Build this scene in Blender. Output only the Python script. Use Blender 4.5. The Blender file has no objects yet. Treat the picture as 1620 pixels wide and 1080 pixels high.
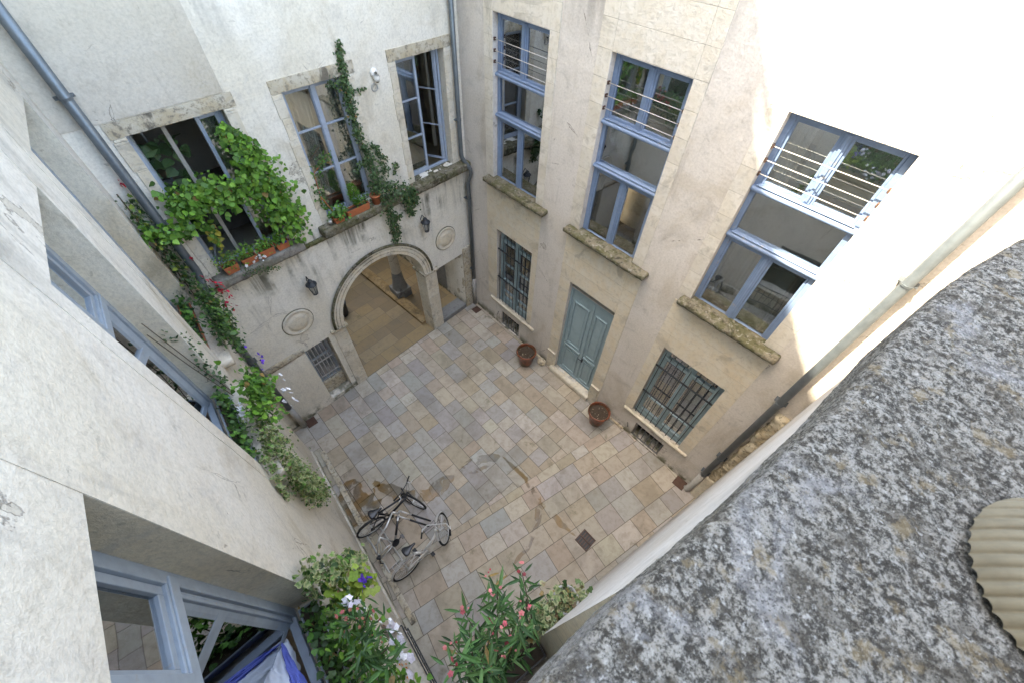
import bpy, bmesh, math, random
import numpy as np
from mathutils import Vector, Matrix, noise
random.seed(7)
SC = bpy.context.scene
COL = SC.collection
R = math.radians

# ------------------------------------------------------------ camera
cd = bpy.data.cameras.new("camera")
cam = bpy.data.objects.new("camera", cd); COL.objects.link(cam)
cd.sensor_width = 36; cd.lens = 14.22; cd.clip_start = 0.02; cd.clip_end = 2000
M = Matrix(((0.67714074, -0.5865529, 0.44433784), (0.73522373, 0.51431301, -0.44150673), (0.03043832, 0.62564992, 0.7795099)))
cam.matrix_world = Matrix.Translation((7.8556, -5.8838, 10.0)) @ M.to_4x4()
cd.dof.use_dof = True; cd.dof.focus_distance = 6.0; cd.dof.aperture_fstop = 9
SC.camera = cam
# ------------------------------------------------------------ light
SUN = Vector((0.65, 1.0, -2.1)).normalized()          # direction the light travels
el = math.asin(-SUN.z); az = math.atan2(-SUN.x, -SUN.y)
w = bpy.data.worlds.new("World"); SC.world = w; w.use_nodes = True
nt = w.node_tree; nt.nodes.clear()
sky = nt.nodes.new("ShaderNodeTexSky"); sky.sky_type = 'NISHITA'; sky.sun_disc = False
sky.sun_elevation = el; sky.sun_rotation = az; sky.air_density = 1.0; sky.dust_density = 2.0; sky.ozone_density = 0.6
bg = nt.nodes.new("ShaderNodeBackground"); bg.inputs[1].default_value = 0.15
wo = nt.nodes.new("ShaderNodeOutputWorld")
nt.links.new(sky.outputs[0], bg.inputs[0]); nt.links.new(bg.outputs[0], wo.inputs[0])
sl = bpy.data.lights.new("sun", 'SUN'); sl.energy = 2.1; sl.angle = R(0.5); sl.color = (1, 0.95, 0.87)
so = bpy.data.objects.new("sun", sl); COL.objects.link(so)
so.rotation_euler = SUN.to_track_quat('-Z', 'Y').to_euler(); so.location = (0, -10, 30)
SC.view_settings.view_transform = 'Standard'; SC.view_settings.look = 'None'
SC.view_settings.exposure = 3.72; SC.view_settings.gamma = 1.0
SC.view_settings.use_white_balance = True; SC.view_settings.white_balance_temperature = 7950; SC.view_settings.white_balance_tint = 6
SC.cycles.max_bounces = 10; SC.cycles.diffuse_bounces = 6; SC.cycles.transparent_max_bounces = 12
SC.cycles.sample_clamp_indirect = 6.0; SC.cycles.caustics_reflective = False; SC.cycles.caustics_refractive = False
SC.cycles.use_denoising = True

# ------------------------------------------------------------ node helpers
class N:
    def __init__(s, name):
        s.m = bpy.data.materials.new(name); s.m.use_nodes = True
        s.t = s.m.node_tree; s.t.nodes.clear(); s.out = s.t.nodes.new("ShaderNodeOutputMaterial")
        s.tc = s.t.nodes.new("ShaderNodeTexCoord"); s.pos = s.tc.outputs['Object']
    def n(s, ty, **k):
        o = s.t.nodes.new(ty)
        for a, b in k.items(): setattr(o, a, b)
        return o
    def put(s, sock, v):
        if isinstance(v, bpy.types.NodeSocket): s.t.links.new(v, sock)
        elif isinstance(v, (tuple, list)) and len(v) == 3 and sock.type == 'RGBA': sock.default_value = (*v, 1)
        else: sock.default_value = v
    def map(s, sc=(1, 1, 1), loc=(0, 0, 0), rot=(0, 0, 0), vec=None):
        o = s.n("ShaderNodeMapping"); s.put(o.inputs[0], vec or s.pos)
        o.inputs[1].default_value = loc; o.inputs[2].default_value = rot; o.inputs[3].default_value = sc
        return o.outputs[0]
    def noise(s, scale, detail=4, rough=.55, vec=None, dist=0):
        o = s.n("ShaderNodeTexNoise"); s.put(o.inputs['Vector'], vec or s.pos)
        o.inputs['Scale'].default_value = scale; o.inputs['Detail'].default_value = detail
        o.inputs['Roughness'].default_value = rough; o.inputs['Distortion'].default_value = dist
        return o.outputs['Fac']
    def voro(s, scale, vec=None, feat='F1', out='Distance'):
        o = s.n("ShaderNodeTexVoronoi", feature=feat); s.put(o.inputs['Vector'], vec or s.pos)
        o.inputs['Scale'].default_value = scale
        return o.outputs[out]
    def ramp(s, f, lo, hi, a=0., b=1.):
        o = s.n("ShaderNodeMapRange"); o.clamp = True; o.interpolation_type = 'SMOOTHSTEP'
        s.put(o.inputs[0], f); o.inputs[1].default_value = lo; o.inputs[2].default_value = hi
        o.inputs[3].default_value = a; o.inputs[4].default_value = b
        return o.outputs[0]
    def mix(s, f, a, b, mode='MIX'):
        o = s.n("ShaderNodeMix", data_type='RGBA', blend_type=mode)
        s.put(o.inputs[0], f); s.put(o.inputs[6], a); s.put(o.inputs[7], b)
        return o.outputs[2]
    def m_(s, op, a, b=0., c=0.):
        o = s.n("ShaderNodeMath", operation=op); s.put(o.inputs[0], a); s.put(o.inputs[1], b); s.put(o.inputs[2], c)
        return o.outputs[0]
    def xyz(s):
        o = s.n("ShaderNodeSeparateXYZ"); s.put(o.inputs[0], s.pos); return o.outputs
    def bump(s, h, st=.3, d=.01, prev=None):
        o = s.n("ShaderNodeBump"); s.put(o.inputs['Height'], h)
        o.inputs['Strength'].default_value = st; o.inputs['Distance'].default_value = d
        if prev: s.put(o.inputs['Normal'], prev)
        return o.outputs[0]
    def pbr(s, col, rough=.8, normal=None, **k):
        o = s.n("ShaderNodeBsdfPrincipled"); s.put(o.inputs['Base Color'], col); s.put(o.inputs['Roughness'], rough)
        if normal: s.put(o.inputs['Normal'], normal)
        for a, b in k.items(): s.put(o.inputs[a.replace('_', ' ')], b)
        s.t.links.new(o.outputs[0], s.out.inputs[0]); return o

def c_(h, k=1.):   # sRGB hex -> linear
    v = [int(h[i:i + 2], 16) / 255 for i in (0, 2, 4)]
    return tuple(k * (x / 12.92 if x <= .04045 else ((x + .055) / 1.055) ** 2.4) for x in v)

MAT = {}
def plaster(name, base, warm, grey, stain=0., crack=.5, zs=None, green=True, tan=.45):
    a = N(name); x, y, z = a.xyz()
    big = a.noise(.55, 5, .6); med = a.noise(2.3, 6, .68, dist=.5); fine = a.noise(28, 5, .7)
    col = a.mix(a.ramp(big, .38, .64), base, warm)
    col = a.mix(a.ramp(med, .5, .72, 0, .75), col, grey)
    sv = a.map((4.5, 4.5, .42)); st = a.noise(1.6, 6, .62, vec=sv)
    col = a.mix(a.ramp(st, .54, .80, 0, .45), col, tuple(v * .62 for v in grey))
    blot = a.noise(5.5, 7, .7, dist=1.1)
    col = a.mix(a.ramp(blot, .61, .68, 0, .5), col, tuple(v * .6 for v in warm))
    tanz = a.noise(.8, 6, .7, vec=a.map((1, 1, .7), (5, 8, 2)), dist=.7)
    col = a.mix(a.ramp(tanz, .52, .66, 0, tan), col, (.36, .285, .18))
    peel = a.noise(.95, 7, .62, vec=a.map((1, 1, 1), (2.3, 7, 4)), dist=.35)
    pl = a.ramp(peel, .655, .662); col = a.mix(a.m_('MULTIPLY', pl, .7), col, tuple(v * .80 for v in warm))
    pe = a.m_('MULTIPLY', a.ramp(peel, .648, .656), a.ramp(peel, .668, .658)); col = a.mix(a.m_('MULTIPLY', pe, .6), col, (.16, .14, .12))
    if stain:
        # rain streaks running down from the sill band
        s2 = a.noise(1.0, 5, .6, vec=a.map((5.5, 5.5, .28), (3, 1, 0)))
        zm = a.m_('MULTIPLY', a.ramp(z, 3.2, 4.75), a.ramp(z, 4.98, 4.86))
        f = a.m_('MULTIPLY', a.m_('MULTIPLY', a.ramp(s2, .42, .60), zm), a.ramp(a.noise(1.15, 4, .6), .44, .60, .05, 1.))
        col = a.mix(a.m_('MULTIPLY', f, stain), col, (.05, .052, .028))
    if True:
        s3 = a.noise(1.0, 4, .6, vec=a.map((1.3, 1.3, .16), (9, 4, 0)))
        col = a.mix(a.m_('MULTIPLY', a.ramp(s3, .53, .68), a.ramp(z, 7.8, 8.8, 0, .6)), col, (.13, .12, .105))
    if green:
        g = a.m_('MULTIPLY', a.ramp(z, .42, .02), a.ramp(a.noise(3.5, 5, .6), .38, .58))
        col = a.mix(a.m_('MULTIPLY', g, .85), col, (.075, .08, .03))
    col = a.mix(a.ramp(fine, .35, .75, 0, .24), col, (.12, .11, .09))
    ck = a.voro(.55, vec=a.map((1, 1, 1), (1.7, .3, .2)), feat='DISTANCE_TO_EDGE')
    nz = a.m_('ADD', ck, a.m_('MULTIPLY', a.m_('SUBTRACT', a.noise(3, 5), .5), .10))
    cr = a.ramp(a.m_('ABSOLUTE', nz), .0035, .0, 0, crack)
    cr = a.m_('MULTIPLY', cr, a.ramp(a.noise(.9, 2), .5, .6))
    col = a.mix(cr, col, (.10, .085, .07))
    nb = a.bump(a.noise(70, 4, .7), .55, .004); nb = a.bump(a.noise(5, 6, .65), .6, .03, nb); nb = a.bump(a.m_('SUBTRACT', 1., pl), .5, .006, nb)
    a.pbr(col, .93, nb, Specular_IOR_Level=.15); MAT[name] = a.m

plaster('plaster_pink', (.65, .61, .575), (.61, .565, .515), (.45, .425, .40), crack=.8, tan=.3)
plaster('plaster_cream', (.76, .725, .655), (.70, .65, .55), (.60, .565, .50), stain=.9, tan=.3)
plaster('plaster_left', (.68, .635, .56), (.62, .565, .47), (.55, .51, .45), crack=.6, tan=.5)
plaster('plaster_right', (.62, .59, .56), (.56, .52, .48), (.47, .44, .41), crack=.3, tan=.2)
plaster('plaster_band', (.67, .63, .56), (.61, .55, .45), (.50, .46, .40), crack=.4, tan=.5)
plaster('reveal_tan', (.80, .74, .62), (.74, .63, .46), (.58, .52, .43), crack=.8, green=False, tan=.5)
plaster('plaster_pale', (.57, .53, .465), (.53, .485, .41), (.47, .43, .37), crack=.8, green=False, tan=.3)

def stone(name, base, warm, dark, spots=.5, moss=0., bumpd=.02, joints=None, sc=1.):
    a = N(name); x, y, z = a.xyz()
    n1 = a.noise(3.2 * sc, 6, .65, dist=.5); n2 = a.noise(14 * sc, 6, .7); n3 = a.noise(60 * sc, 3, .6)
    col = a.mix(a.ramp(n1, .35, .66), base, warm)
    col = a.mix(a.ramp(n2, .48, .64, 0, spots), col, dark)
    n4 = a.noise(1.5, 5, .7, dist=.8)
    col = a.mix(a.ramp(n4, .55, .66, 0, spots), col, tuple(v * .55 for v in dark))
    if moss:
        col = a.mix(a.m_('MULTIPLY', a.ramp(a.noise(4.5, 6, .65), .40, .60), moss), col, (.062, .066, .018))
        col = a.mix(a.m_('MULTIPLY', a.ramp(a.noise(17, 5, .7), .56, .64), .7), col, (.28, .27, .235))
    nb = a.bump(n3, .5, .004 if bumpd < .02 else .01); nb = a.bump(n2, .6, bumpd, nb)
    if joints:
        v = a.map((1, 1, 1), (0, 0, joints))
        zz = a.m_('FRACT', a.m_('DIVIDE', a.m_('ADD', z, joints), .37))
        j = a.ramp(a.m_('ABSOLUTE', a.m_('SUBTRACT', zz, .5)), .488, .497)
        col = a.mix(a.m_('MULTIPLY', j, .5), col, tuple(v * .45 for v in warm))
        blk = a.n("ShaderNodeTexWhiteNoise", noise_dimensions='1D')
        a.put(blk.inputs['W'], a.m_('FLOOR', a.m_('DIVIDE', a.m_('ADD', z, joints), .37)))
        col = a.mix(a.ramp(blk.outputs[0], 0, 1, 0, .28), col, tuple(v * .72 for v in warm))
        nb = a.bump(a.m_('SUBTRACT', 1., j), .6, .008, nb)
    a.pbr(col, .92, nb, Specular_IOR_Level=.2); MAT[name] = a.m
stone('limestone', (.66, .62, .54), (.62, .55, .43), (.34, .31, .27), .5, joints=.1)
stone('limestone_smooth', (.67, .635, .58), (.62, .57, .49), (.42, .385, .33), .4, joints=.05)
stone('limestone_dirty', (.50, .46, .38), (.44, .37, .26), (.19, .17, .14), .85)
stone('ashlar_warm', (.68, .635, .55), (.67, .585, .45), (.50, .45, .37), .45, joints=.12)
stone('sill_mossy', (.19, .17, .13), (.15, .13, .09), (.045, .04, .028), .85, moss=.6, bumpd=.035)
stone('sill_grey', (.27, .25, .23), (.23, .21, .18), (.11, .10, .085), .6, moss=.35, bumpd=.03)
stone('moss_band', (.24, .22, .14), (.14, .135, .06), (.08, .075, .04), .8, moss=.9, bumpd=.03)
stone('rough_stone', (.55, .49, .38), (.45, .37, .25), (.14, .12, .09), .8, bumpd=.05)
stone('grey_stone', (.22, .22, .215), (.19, .19, .19), (.13, .13, .13), .5, bumpd=.01)
stone('ochre_slab', (.34, .25, .145), (.27, .185, .09), (.13, .10, .062), .55, bumpd=.008)

def simple(name, col, rough=.6, metal=0., var=.25, sc=12, flake=None, **k):
    a = N(name); n1 = a.noise(sc, 5, .6)
    c = a.mix(a.ramp(n1, .35, .75, 0, var), col, tuple(v * .55 for v in col))
    if flake:
        c = a.mix(a.ramp(a.noise(7, 6, .75, dist=.4), .60, .66, 0, .75), c, flake); c = a.mix(a.ramp(a.noise(2.2, 5, .6), .5, .7, 0, .35), c, tuple(v * 1.35 for v in col))
    nb = a.bump(a.noise(sc * 6, 3), .15, .002)
    a.pbr(c, rough, nb, Metallic=metal, **k); MAT[name] = a.m
simple('blue_paint', (.17, .24, .37), flake=(.30, .285, .26), rough=.42, var=.35)
simple('blue_pale', (.31, .37, .465), flake=(.30, .285, .26), rough=.45, var=.3)
simple('grey_blue_paint', (.29, .335, .38), flake=(.30, .285, .26), rough=.5, var=.3)
simple('door_paint', (.27, .37, .41), .45, var=.35, sc=5)
simple('zinc', (.15, .175, .195), .42, .55, var=.5, sc=7)
simple('cast_iron_grey', (.34, .33, .31), .6, .1, var=.4)
simple('iron', (.03, .034, .04), .55, .3, var=.3)
simple('iron_light', (.16, .165, .17), .5, .3)
simple('white_metal', (.42, .41, .39), .4, .1)
simple('rust', (.10, .055, .04), .75, .2, var=.5)
simple('terracotta', (.42, .125, .05), .75, var=.45, sc=9)
simple('clay_disc', (.145, .118, .075), .85, var=.5, sc=40)
simple('black_plastic', (.012, .012, .013), .45)
simple('rubber', (.018, .018, .018), .8)
simple('silver', (.55, .55, .54), .28, .6, var=.2)
simple('white_paint', (.72, .71, .68), .35)
simple('bike_blue', (.03, .09, .26), .35)
simple('bike_black', (.015, .016, .02), .35)
simple('wood_floor', (.10, .075, .05), .6)
simple('interior', (.42, .40, .35), .9, sc=2)
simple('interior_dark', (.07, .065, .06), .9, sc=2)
simple('curtain', (.80, .78, .71), .9, sc=4)
simple('curtain_tan', (.58, .50, .36), .9, sc=4)
simple('green_grey', (.50, .54, .50), .8, sc=2)
simple('soil', (.06, .042, .028), .95, var=.7, sc=40)
simple('stem', (.09, .06, .03), .8)
simple('white_cloth', (.74, .76, .82), .9, var=.1, sc=3)
simple('blue_cloth', (.16, .20, .62), .9, var=.2, sc=3)
simple('yellow_plastic', (.7, .5, .03), .5)
simple('grout', (.14, .118, .09), .95, sc=20)
simple('roof_tile', (.30, .14, .08), .9)
a = N('glazed_pot'); n1 = a.noise(7, 4, .6)
c = a.mix(a.ramp(n1, .42, .6), (.21, .062, .03), (.085, .04, .022))
c = a.mix(a.ramp(a.noise(3, 3), .56, .7, 0, .6), c, (.10, .11, .045))
a.pbr(c, .28, a.bump(a.noise(30), .2, .003)); MAT['glazed_pot'] = a.m

def vcol(name, rough=.6, trans=0., bumps=0., bd=.004, wet=False):
    a = N(name); at = a.n("ShaderNodeAttribute", attribute_name='col').outputs['Color']
    if trans:
        nz = a.noise(60, 2); col = a.mix(a.ramp(nz, .3, .8, 0, .3), at, (.02, .03, .006))
        p = a.pbr(col, rough, Specular_IOR_Level=.35); tr = a.n("ShaderNodeBsdfTranslucent"); a.put(tr.inputs[0], col)
        mx = a.n("ShaderNodeMixShader"); mx.inputs[0].default_value = trans
        a.t.links.new(p.outputs[0], mx.inputs[1]); a.t.links.new(tr.outputs[0], mx.inputs[2]); a.t.links.new(mx.outputs[0], a.out.inputs[0])
    else:
        n1 = a.noise(1.1, 5, .6, dist=.6); n2 = a.noise(7, 6, .7, dist=.5); n3 = a.noise(45, 4, .65)
        col = a.mix(a.ramp(n2, .42, .72, 0, .42), at, (.20, .165, .12))
        col = a.mix(a.ramp(n1, .48, .66, 0, .32), col, (.15, .13, .10))
        col = a.mix(a.ramp(n3, .55, .8, 0, .35), col, (.45, .42, .37))
        g = a.m_('MULTIPLY', a.ramp(a.noise(1.7, 6, .7), .60, .70), .5)
        col = a.mix(g, col, (.11, .105, .05))
        nb = a.bump(n3, .3, .003); nb = a.bump(n2, .5, .008, nb)
        a.pbr(col, a.ramp(n2, .3, .7, .62, .85), nb, Specular_IOR_Level=.35)
    MAT[name] = a.m
vcol('leaf', .5, .28); vcol('paving'); vcol('petal', .6, .2)

a = N('glass')
gl = a.n("ShaderNodeBsdfGlossy"); gl.inputs['Roughness'].default_value = .015; gl.inputs['Color'].default_value = (.9, .95, 1, 1)
tr = a.n("ShaderNodeBsdfTransparent"); tr.inputs[0].default_value = (.93, .95, .94, 1)
fr = a.n("ShaderNodeFresnel"); fr.inputs[0].default_value = 1.52
nb = a.bump(a.noise(1.3, 2), .10, .02); a.put(gl.inputs['Normal'], nb)
ff = a.m_('ADD', a.m_('MULTIPLY', fr.outputs[0], 2.6), .24)
mx = a.n("ShaderNodeMixShader"); a.put(mx.inputs[0], ff)
a.t.links.new(tr.outputs[0], mx.inputs[1]); a.t.links.new(gl.outputs[0], mx.inputs[2]); a.t.links.new(mx.outputs[0], a.out.inputs[0])
MAT['glass'] = a.m
a = N('wet')
gl = a.n("ShaderNodeBsdfGlossy"); gl.inputs['Roughness'].default_value = .10; gl.inputs['Color'].default_value = (.8, .8, .8, 1)
tr = a.n("ShaderNodeBsdfTransparent"); a.put(tr.inputs[0], a.mix(a.ramp(a.noise(2.3, 4), .42, .56), (.76, .66, .51), (.70, .68, .64)))
fr = a.n("ShaderNodeFresnel"); fr.inputs[0].default_value = 1.33
mx = a.n("ShaderNodeMixShader"); a.put(mx.inputs[0], fr.outputs[0])
a.t.links.new(tr.outputs[0], mx.inputs[1]); a.t.links.new(gl.outputs[0], mx.inputs[2])
dry = a.n("ShaderNodeBsdfTransparent"); m2 = a.n("ShaderNodeMixShader"); a.put(m2.inputs[0], a.ramp(a.noise(2.8, 6, .6, dist=.5), .40, .455))
a.t.links.new(dry.outputs[0], m2.inputs[1]); a.t.links.new(mx.outputs[0], m2.inputs[2]); a.t.links.new(m2.outputs[0], a.out.inputs[0])
MAT['wet'] = a.m
# lichen-grey coping stone right under the camera
a = N('coping')
n0 = a.noise(5, 6, .65, dist=.6); n1 = a.noise(100, 6, .8); n2 = a.noise(300, 4, .7); n3 = a.noise(19, 6, .75, dist=.5)
col = a.mix(a.ramp(n1, .43, .57), (.045, .040, .034), (.25, .232, .205))
col = a.mix(a.ramp(n3, .50, .58, 0, .6), col, (.07, .06, .048))
col = a.mix(a.ramp(n0, .52, .62, 0, .5), col, (.26, .25, .25))
col = a.mix(a.ramp(n2, .52, .62, 0, .75), col, (.022, .02, .018))
col = a.mix(a.ramp(a.noise(95, 5, .75, vec=a.map((1, 1, 1), (4, 2, 7))), .58, .66, 0, .65), col, (.40, .385, .36))
col = a.mix(a.ramp(a.noise(26, 5, .7, vec=a.map((1, 1, 1), (9, 5, 1))), .56, .66, 0, .5), col, (.20, .15, .085))
nb = a.bump(n2, .8, .0015); nb = a.bump(n1, .9, .004, nb)
a.pbr(col, .95, nb, Specular_IOR_Level=.1); MAT['coping'] = a.m

# ------------------------------------------------------------ frames of the four walls
class Wall:
    def __init__(s, o, yaw_u, n, lean=0.):
        s.o = Vector((*o, 0)); s.u = Vector((*yaw_u, 0)).normalized(); s.n = Vector((*n, 0)).normalized(); s.lean = lean
    def P(s, a, z, n=0.): return s.o + s.u * a + s.n * (n - s.lean * z) + Vector((0, 0, z))
WB = Wall((0, 0), (1, 0), (0, -1))
WA = Wall((0, 0), (math.sin(.0790), -math.cos(.0790)), (math.cos(.0790), math.sin(.0790)))
WL = Wall((0, -6.418), (math.cos(.0701), -math.sin(.0701)), (math.sin(.0701), math.cos(.0701)))
WR = Wall((8.775, 0), (-.153, -.988), (-.988, .153), .0065)

class MB:
    def __init__(s): s.v = []; s.f = []; s.c = None
    def add(s, vs, fs):
        b = len(s.v); s.v += [tuple(v) for v in vs]; s.f += [tuple(b + i for i in f) for f in fs]; return s
    def box8(s, p):
        return s.add(p, [(0, 1, 3, 2), (4, 6, 7, 5), (0, 4, 5, 1), (2, 3, 7, 6), (0, 2, 6, 4), (1, 5, 7, 3)])
    def wb(s, W, s0, s1, z0, z1, n0, n1):
        return s.box8([W.P(a, z, n) for a in (s0, s1) for z in (z0, z1) for n in (n0, n1)])
    def box(s, x0, x1, y0, y1, z0, z1, m=None):
        p = [Vector((x, y, z)) for x in (x0, x1) for y in (y0, y1) for z in (z0, z1)]
        if m: p = [m @ q for q in p]
        return s.box8(p)
    def tube(s, pts, r, seg=8, closed=False, cap=True):
        pts = [Vector(p) for p in pts]; k = len(pts); rs = r if isinstance(r, (list, tuple)) else [r] * k
        vs = []; ref = None
        for i, p in enumerate(pts):
            a_ = pts[(i - 1) % k] if (closed or i) else p; b_ = pts[(i + 1) % k] if (closed or i < k - 1) else p
            t = (b_ - a_).normalized()
            if ref is None: ref = t.orthogonal()
            x = (ref - t * ref.dot(t))
            x = x.normalized() if x.length > 1e-6 else t.orthogonal().normalized()
            ref = x; y = t.cross(x)
            for j in range(seg):
                an = 2 * math.pi * j / seg; vs.append(p + (x * math.cos(an) + y * math.sin(an)) * rs[i])
        fs = []
        for i in range(k if closed else k - 1):
            i2 = (i + 1) % k
            for j in range(seg):
                j2 = (j + 1) % seg; fs.append((i * seg + j, i * seg + j2, i2 * seg + j2, i2 * seg + j))
        if cap and not closed: fs += [tuple(range(seg))[::-1], tuple((k - 1) * seg + j for j in range(seg))]
        return s.add(vs, fs)
    def lathe(s, prof, cen, seg=32, axis=None):
        vs = []; fs = []; cen = Vector(cen)
        q = Vector((0, 0, 1)).rotation_difference(Vector(axis)) if axis else None
        for r, z in prof:
            for j in range(seg):
                an = 2 * math.pi * j / seg; v = Vector((r * math.cos(an), r * math.sin(an), z))
                if q: v = q @ v
                vs.append(cen + v)
        for i in range(len(prof) - 1):
            for j in range(seg):
                j2 = (j + 1) % seg; fs.append((i * seg + j, i * seg + j2, (i + 1) * seg + j2, (i + 1) * seg + j))
        return s.add(vs, fs)
    def prism(s, W, pts, n0, n1):
        k = len(pts)
        vs = [W.P(a, z, n0) for a, z in pts] + [W.P(a, z, n1) for a, z in pts]
        fs = [tuple(range(k)), tuple(range(k, 2 * k))[::-1]] + [(i, (i + 1) % k, k + (i + 1) % k, k + i) for i in range(k)]
        return s.add(vs, fs)
    def rough(s, W, s0, s1, z0, z1, n0, n1, res=.05, amp=.02, sc=4., seed=0., rnd=.02):
        # a worn stone block: subdivided box, edges rounded off and surface pushed by noise
        L = Vector((abs(s1 - s0), abs(z1 - z0), abs(n1 - n0))); c = ((s0 + s1) / 2, (z0 + z1) / 2, (n0 + n1) / 2)
        bm = bmesh.new(); nn = [max(1, int(l / res)) for l in L]
        def grid(ax):
            b, d = [i for i in range(3) if i != ax]
            for sg in (-1, 1):
                g = {}
                for i in range(nn[b] + 1):
                    for j in range(nn[d] + 1):
                        v = [0, 0, 0]; v[ax] = sg * .5; v[b] = i / nn[b] - .5; v[d] = j / nn[d] - .5
                        g[i, j] = bm.verts.new([v[q] * L[q] for q in range(3)])
                for i in range(nn[b]):
                    for j in range(nn[d]): bm.faces.new((g[i, j], g[i + 1, j], g[i + 1, j + 1], g[i, j + 1]))
        for ax in range(3): grid(ax)
        bmesh.ops.remove_doubles(bm, verts=bm.verts, dist=1e-5); bmesh.ops.recalc_face_normals(bm, faces=bm.faces)
        bm.normal_update()
        for v in bm.verts:
            h = [L[i] / 2 - abs(v.co[i]) for i in range(3)]
            near = sum(1 for q in h if q < 1e-4)
            if near >= 2:
                for i in range(3):
                    if h[i] < 1e-4: v.co[i] *= 1 - rnd / max(L[i], .01) * 1.2
        bm.normal_update()
        for v in bm.verts:
            q = v.co * sc + Vector((seed, seed * 1.7, seed * .3 + c[0]))
            d = noise.fractal(q, .8, 2.0, 5) * amp
            v.co += v.normal * d
        b = len(s.v); bm.verts.index_update()
        s.v += [tuple(W.P(c[0] + v.co.x, c[1] + v.co.y, c[2] + v.co.z)) for v in bm.verts]
        s.f += [tuple(b + v.index for v in f.verts) for f in bm.faces]; bm.free(); return s
    def obj(s, name, mat, parent=None, smooth=False, bevel=0., local=False, recalc=True):
        me = bpy.data.meshes.new(name); me.from_pydata(s.v, [], s.f); me.materials.append(MAT[mat] if isinstance(mat, str) else mat)
        if recalc:
            bm = bmesh.new(); bm.from_mesh(me); bmesh.ops.recalc_face_normals(bm, faces=bm.faces); bm.to_mesh(me); bm.free()
        if smooth:
            me.polygons.foreach_set('use_smooth', [True] * len(me.polygons))
        if s.c is not None:
            at = me.color_attributes.new('col', 'FLOAT_COLOR', 'POINT'); at.data.foreach_set('color', np.asarray(s.c, dtype=np.float32).ravel())
        o = bpy.data.objects.new(name, me); COL.objects.link(o)
        if parent is not None:
            o.parent = parent
            if not local and parent.type == 'EMPTY': o.matrix_parent_inverse = Matrix.Translation(-parent.location)
        if bevel:
            b = o.modifiers.new('bevel', 'BEVEL'); b.width = bevel; b.segments = 2; b.limit_method = 'ANGLE'; b.angle_limit = R(40)
        return o

def tag(o, label=None, cat=None, group=None, kind=None):
    if label: o['label'] = label
    if cat: o['category'] = cat
    if group: o['group'] = group
    if kind: o['kind'] = kind
    return o
def thing(name, loc, label, cat, group=None, rot=None):
    o = bpy.data.objects.new(name, None); COL.objects.link(o); o.location = loc
    if rot: o.rotation_euler = rot
    return tag(o, label, cat, group)

# ------------------------------------------------------------ facades
def facade(W, s0, s1, ztop, holes, depth=.3, splay=0., z0=-.02):
    """flat wall sheet with rectangular holes (sa,sb,za,zb[,depth]) and their reveals; ztop: number or function"""
    m = MB()
    ss = sorted({s0, s1, *[h[0] for h in holes], *[h[1] for h in holes]}); zs = sorted({z0, 9., *[h[2] for h in holes], *[h[3] for h in holes]})
    zs = [z for z in zs if z < (ztop if not callable(ztop) else 9.1)]
    if not callable(ztop): zs.append(ztop)
    for i in range(len(ss) - 1):
        for j in range(len(zs) - 1):
            cs, cz = (ss[i] + ss[i + 1]) / 2, (zs[j] + zs[j + 1]) / 2
            if any(h[0] < cs < h[1] and h[2] < cz < h[3] for h in holes): continue
            m.add([W.P(ss[i], zs[j]), W.P(ss[i + 1], zs[j]), W.P(ss[i + 1], zs[j + 1]), W.P(ss[i], zs[j + 1])], [(0, 1, 2, 3)])
        if callable(ztop):
            m.add([W.P(ss[i], 9.), W.P(ss[i + 1], 9.), W.P(ss[i + 1], ztop(ss[i + 1])), W.P(ss[i], ztop(ss[i]))], [(0, 1, 2, 3)])
    for h in holes:
        a, b, c, d = h[:4]; dp = h[4] if len(h) > 4 else depth; sp = h[5] if len(h) > 5 else splay
        f = [W.P(a, c), W.P(b, c), W.P(b, d), W.P(a, d)]; g = [W.P(a - sp, c, -dp), W.P(b + sp, c, -dp), W.P(b + sp, d, -dp), W.P(a - sp, d, -dp)]
        m.add(f + g, [(0, 1, 5, 4), (1, 2, 6, 5), (2, 3, 7, 6), (3, 0, 4, 7)])
    return m
def room(W, s0, s1, z0, z1, n0, n1):
    m = MB(); a, b, c, d = s0, s1, z0, z1
    f = [W.P(a, c, n0), W.P(b, c, n0), W.P(b, d, n0), W.P(a, d, n0)]; g = [W.P(a, c, n1), W.P(b, c, n1), W.P(b, d, n1), W.P(a, d, n1)]
    return m.add(f + g, [(0, 1, 5, 4), (1, 2, 6, 5), (2, 3, 7, 6), (3, 0, 4, 7), (4, 5, 6, 7)])
def collar(m, W, s0, s1, z0, z1, e, n):
    """hides the gap between reveal end and room"""
    for a, b, c, d in ((s0 - e, s0, z0 - e, z1 + e), (s1, s1 + e, z0 - e, z1 + e), (s0, s1, z0 - e, z0), (s0, s1, z1, z1 + e)):
        m.add([W.P(a, c, n), W.P(b, c, n), W.P(b, d, n), W.P(a, d, n)], [(0, 1, 2, 3)])
    return m
def curtain(W, s0, s1, z0, z1, n, parent, mat='curtain', k=9., amp=.04, gather=0., seed=0):
    m = MB(); ns, nz = 60, 12; vs = []; fs = []
    for j in range(nz + 1):
        t = j / nz; z = z1 + (z0 - z1) * t; wdt = 1 - gather * t ** 1.5
        for i in range(ns + 1):
            u = i / ns; a = s0 + (s1 - s0) * u * wdt
            vs.append(W.P(a, z, n + amp * math.sin(u * k * 6.28 + seed + .8 * math.sin(u * 9 + seed)) * (.5 + .5 * t)))
    for j in range(nz):
        for i in range(ns): q = j * (ns + 1) + i; fs.append((q, q + 1, q + ns + 2, q + ns + 1))
    return m.add(vs, fs).obj('curtain', mat, parent, smooth=True)
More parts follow.
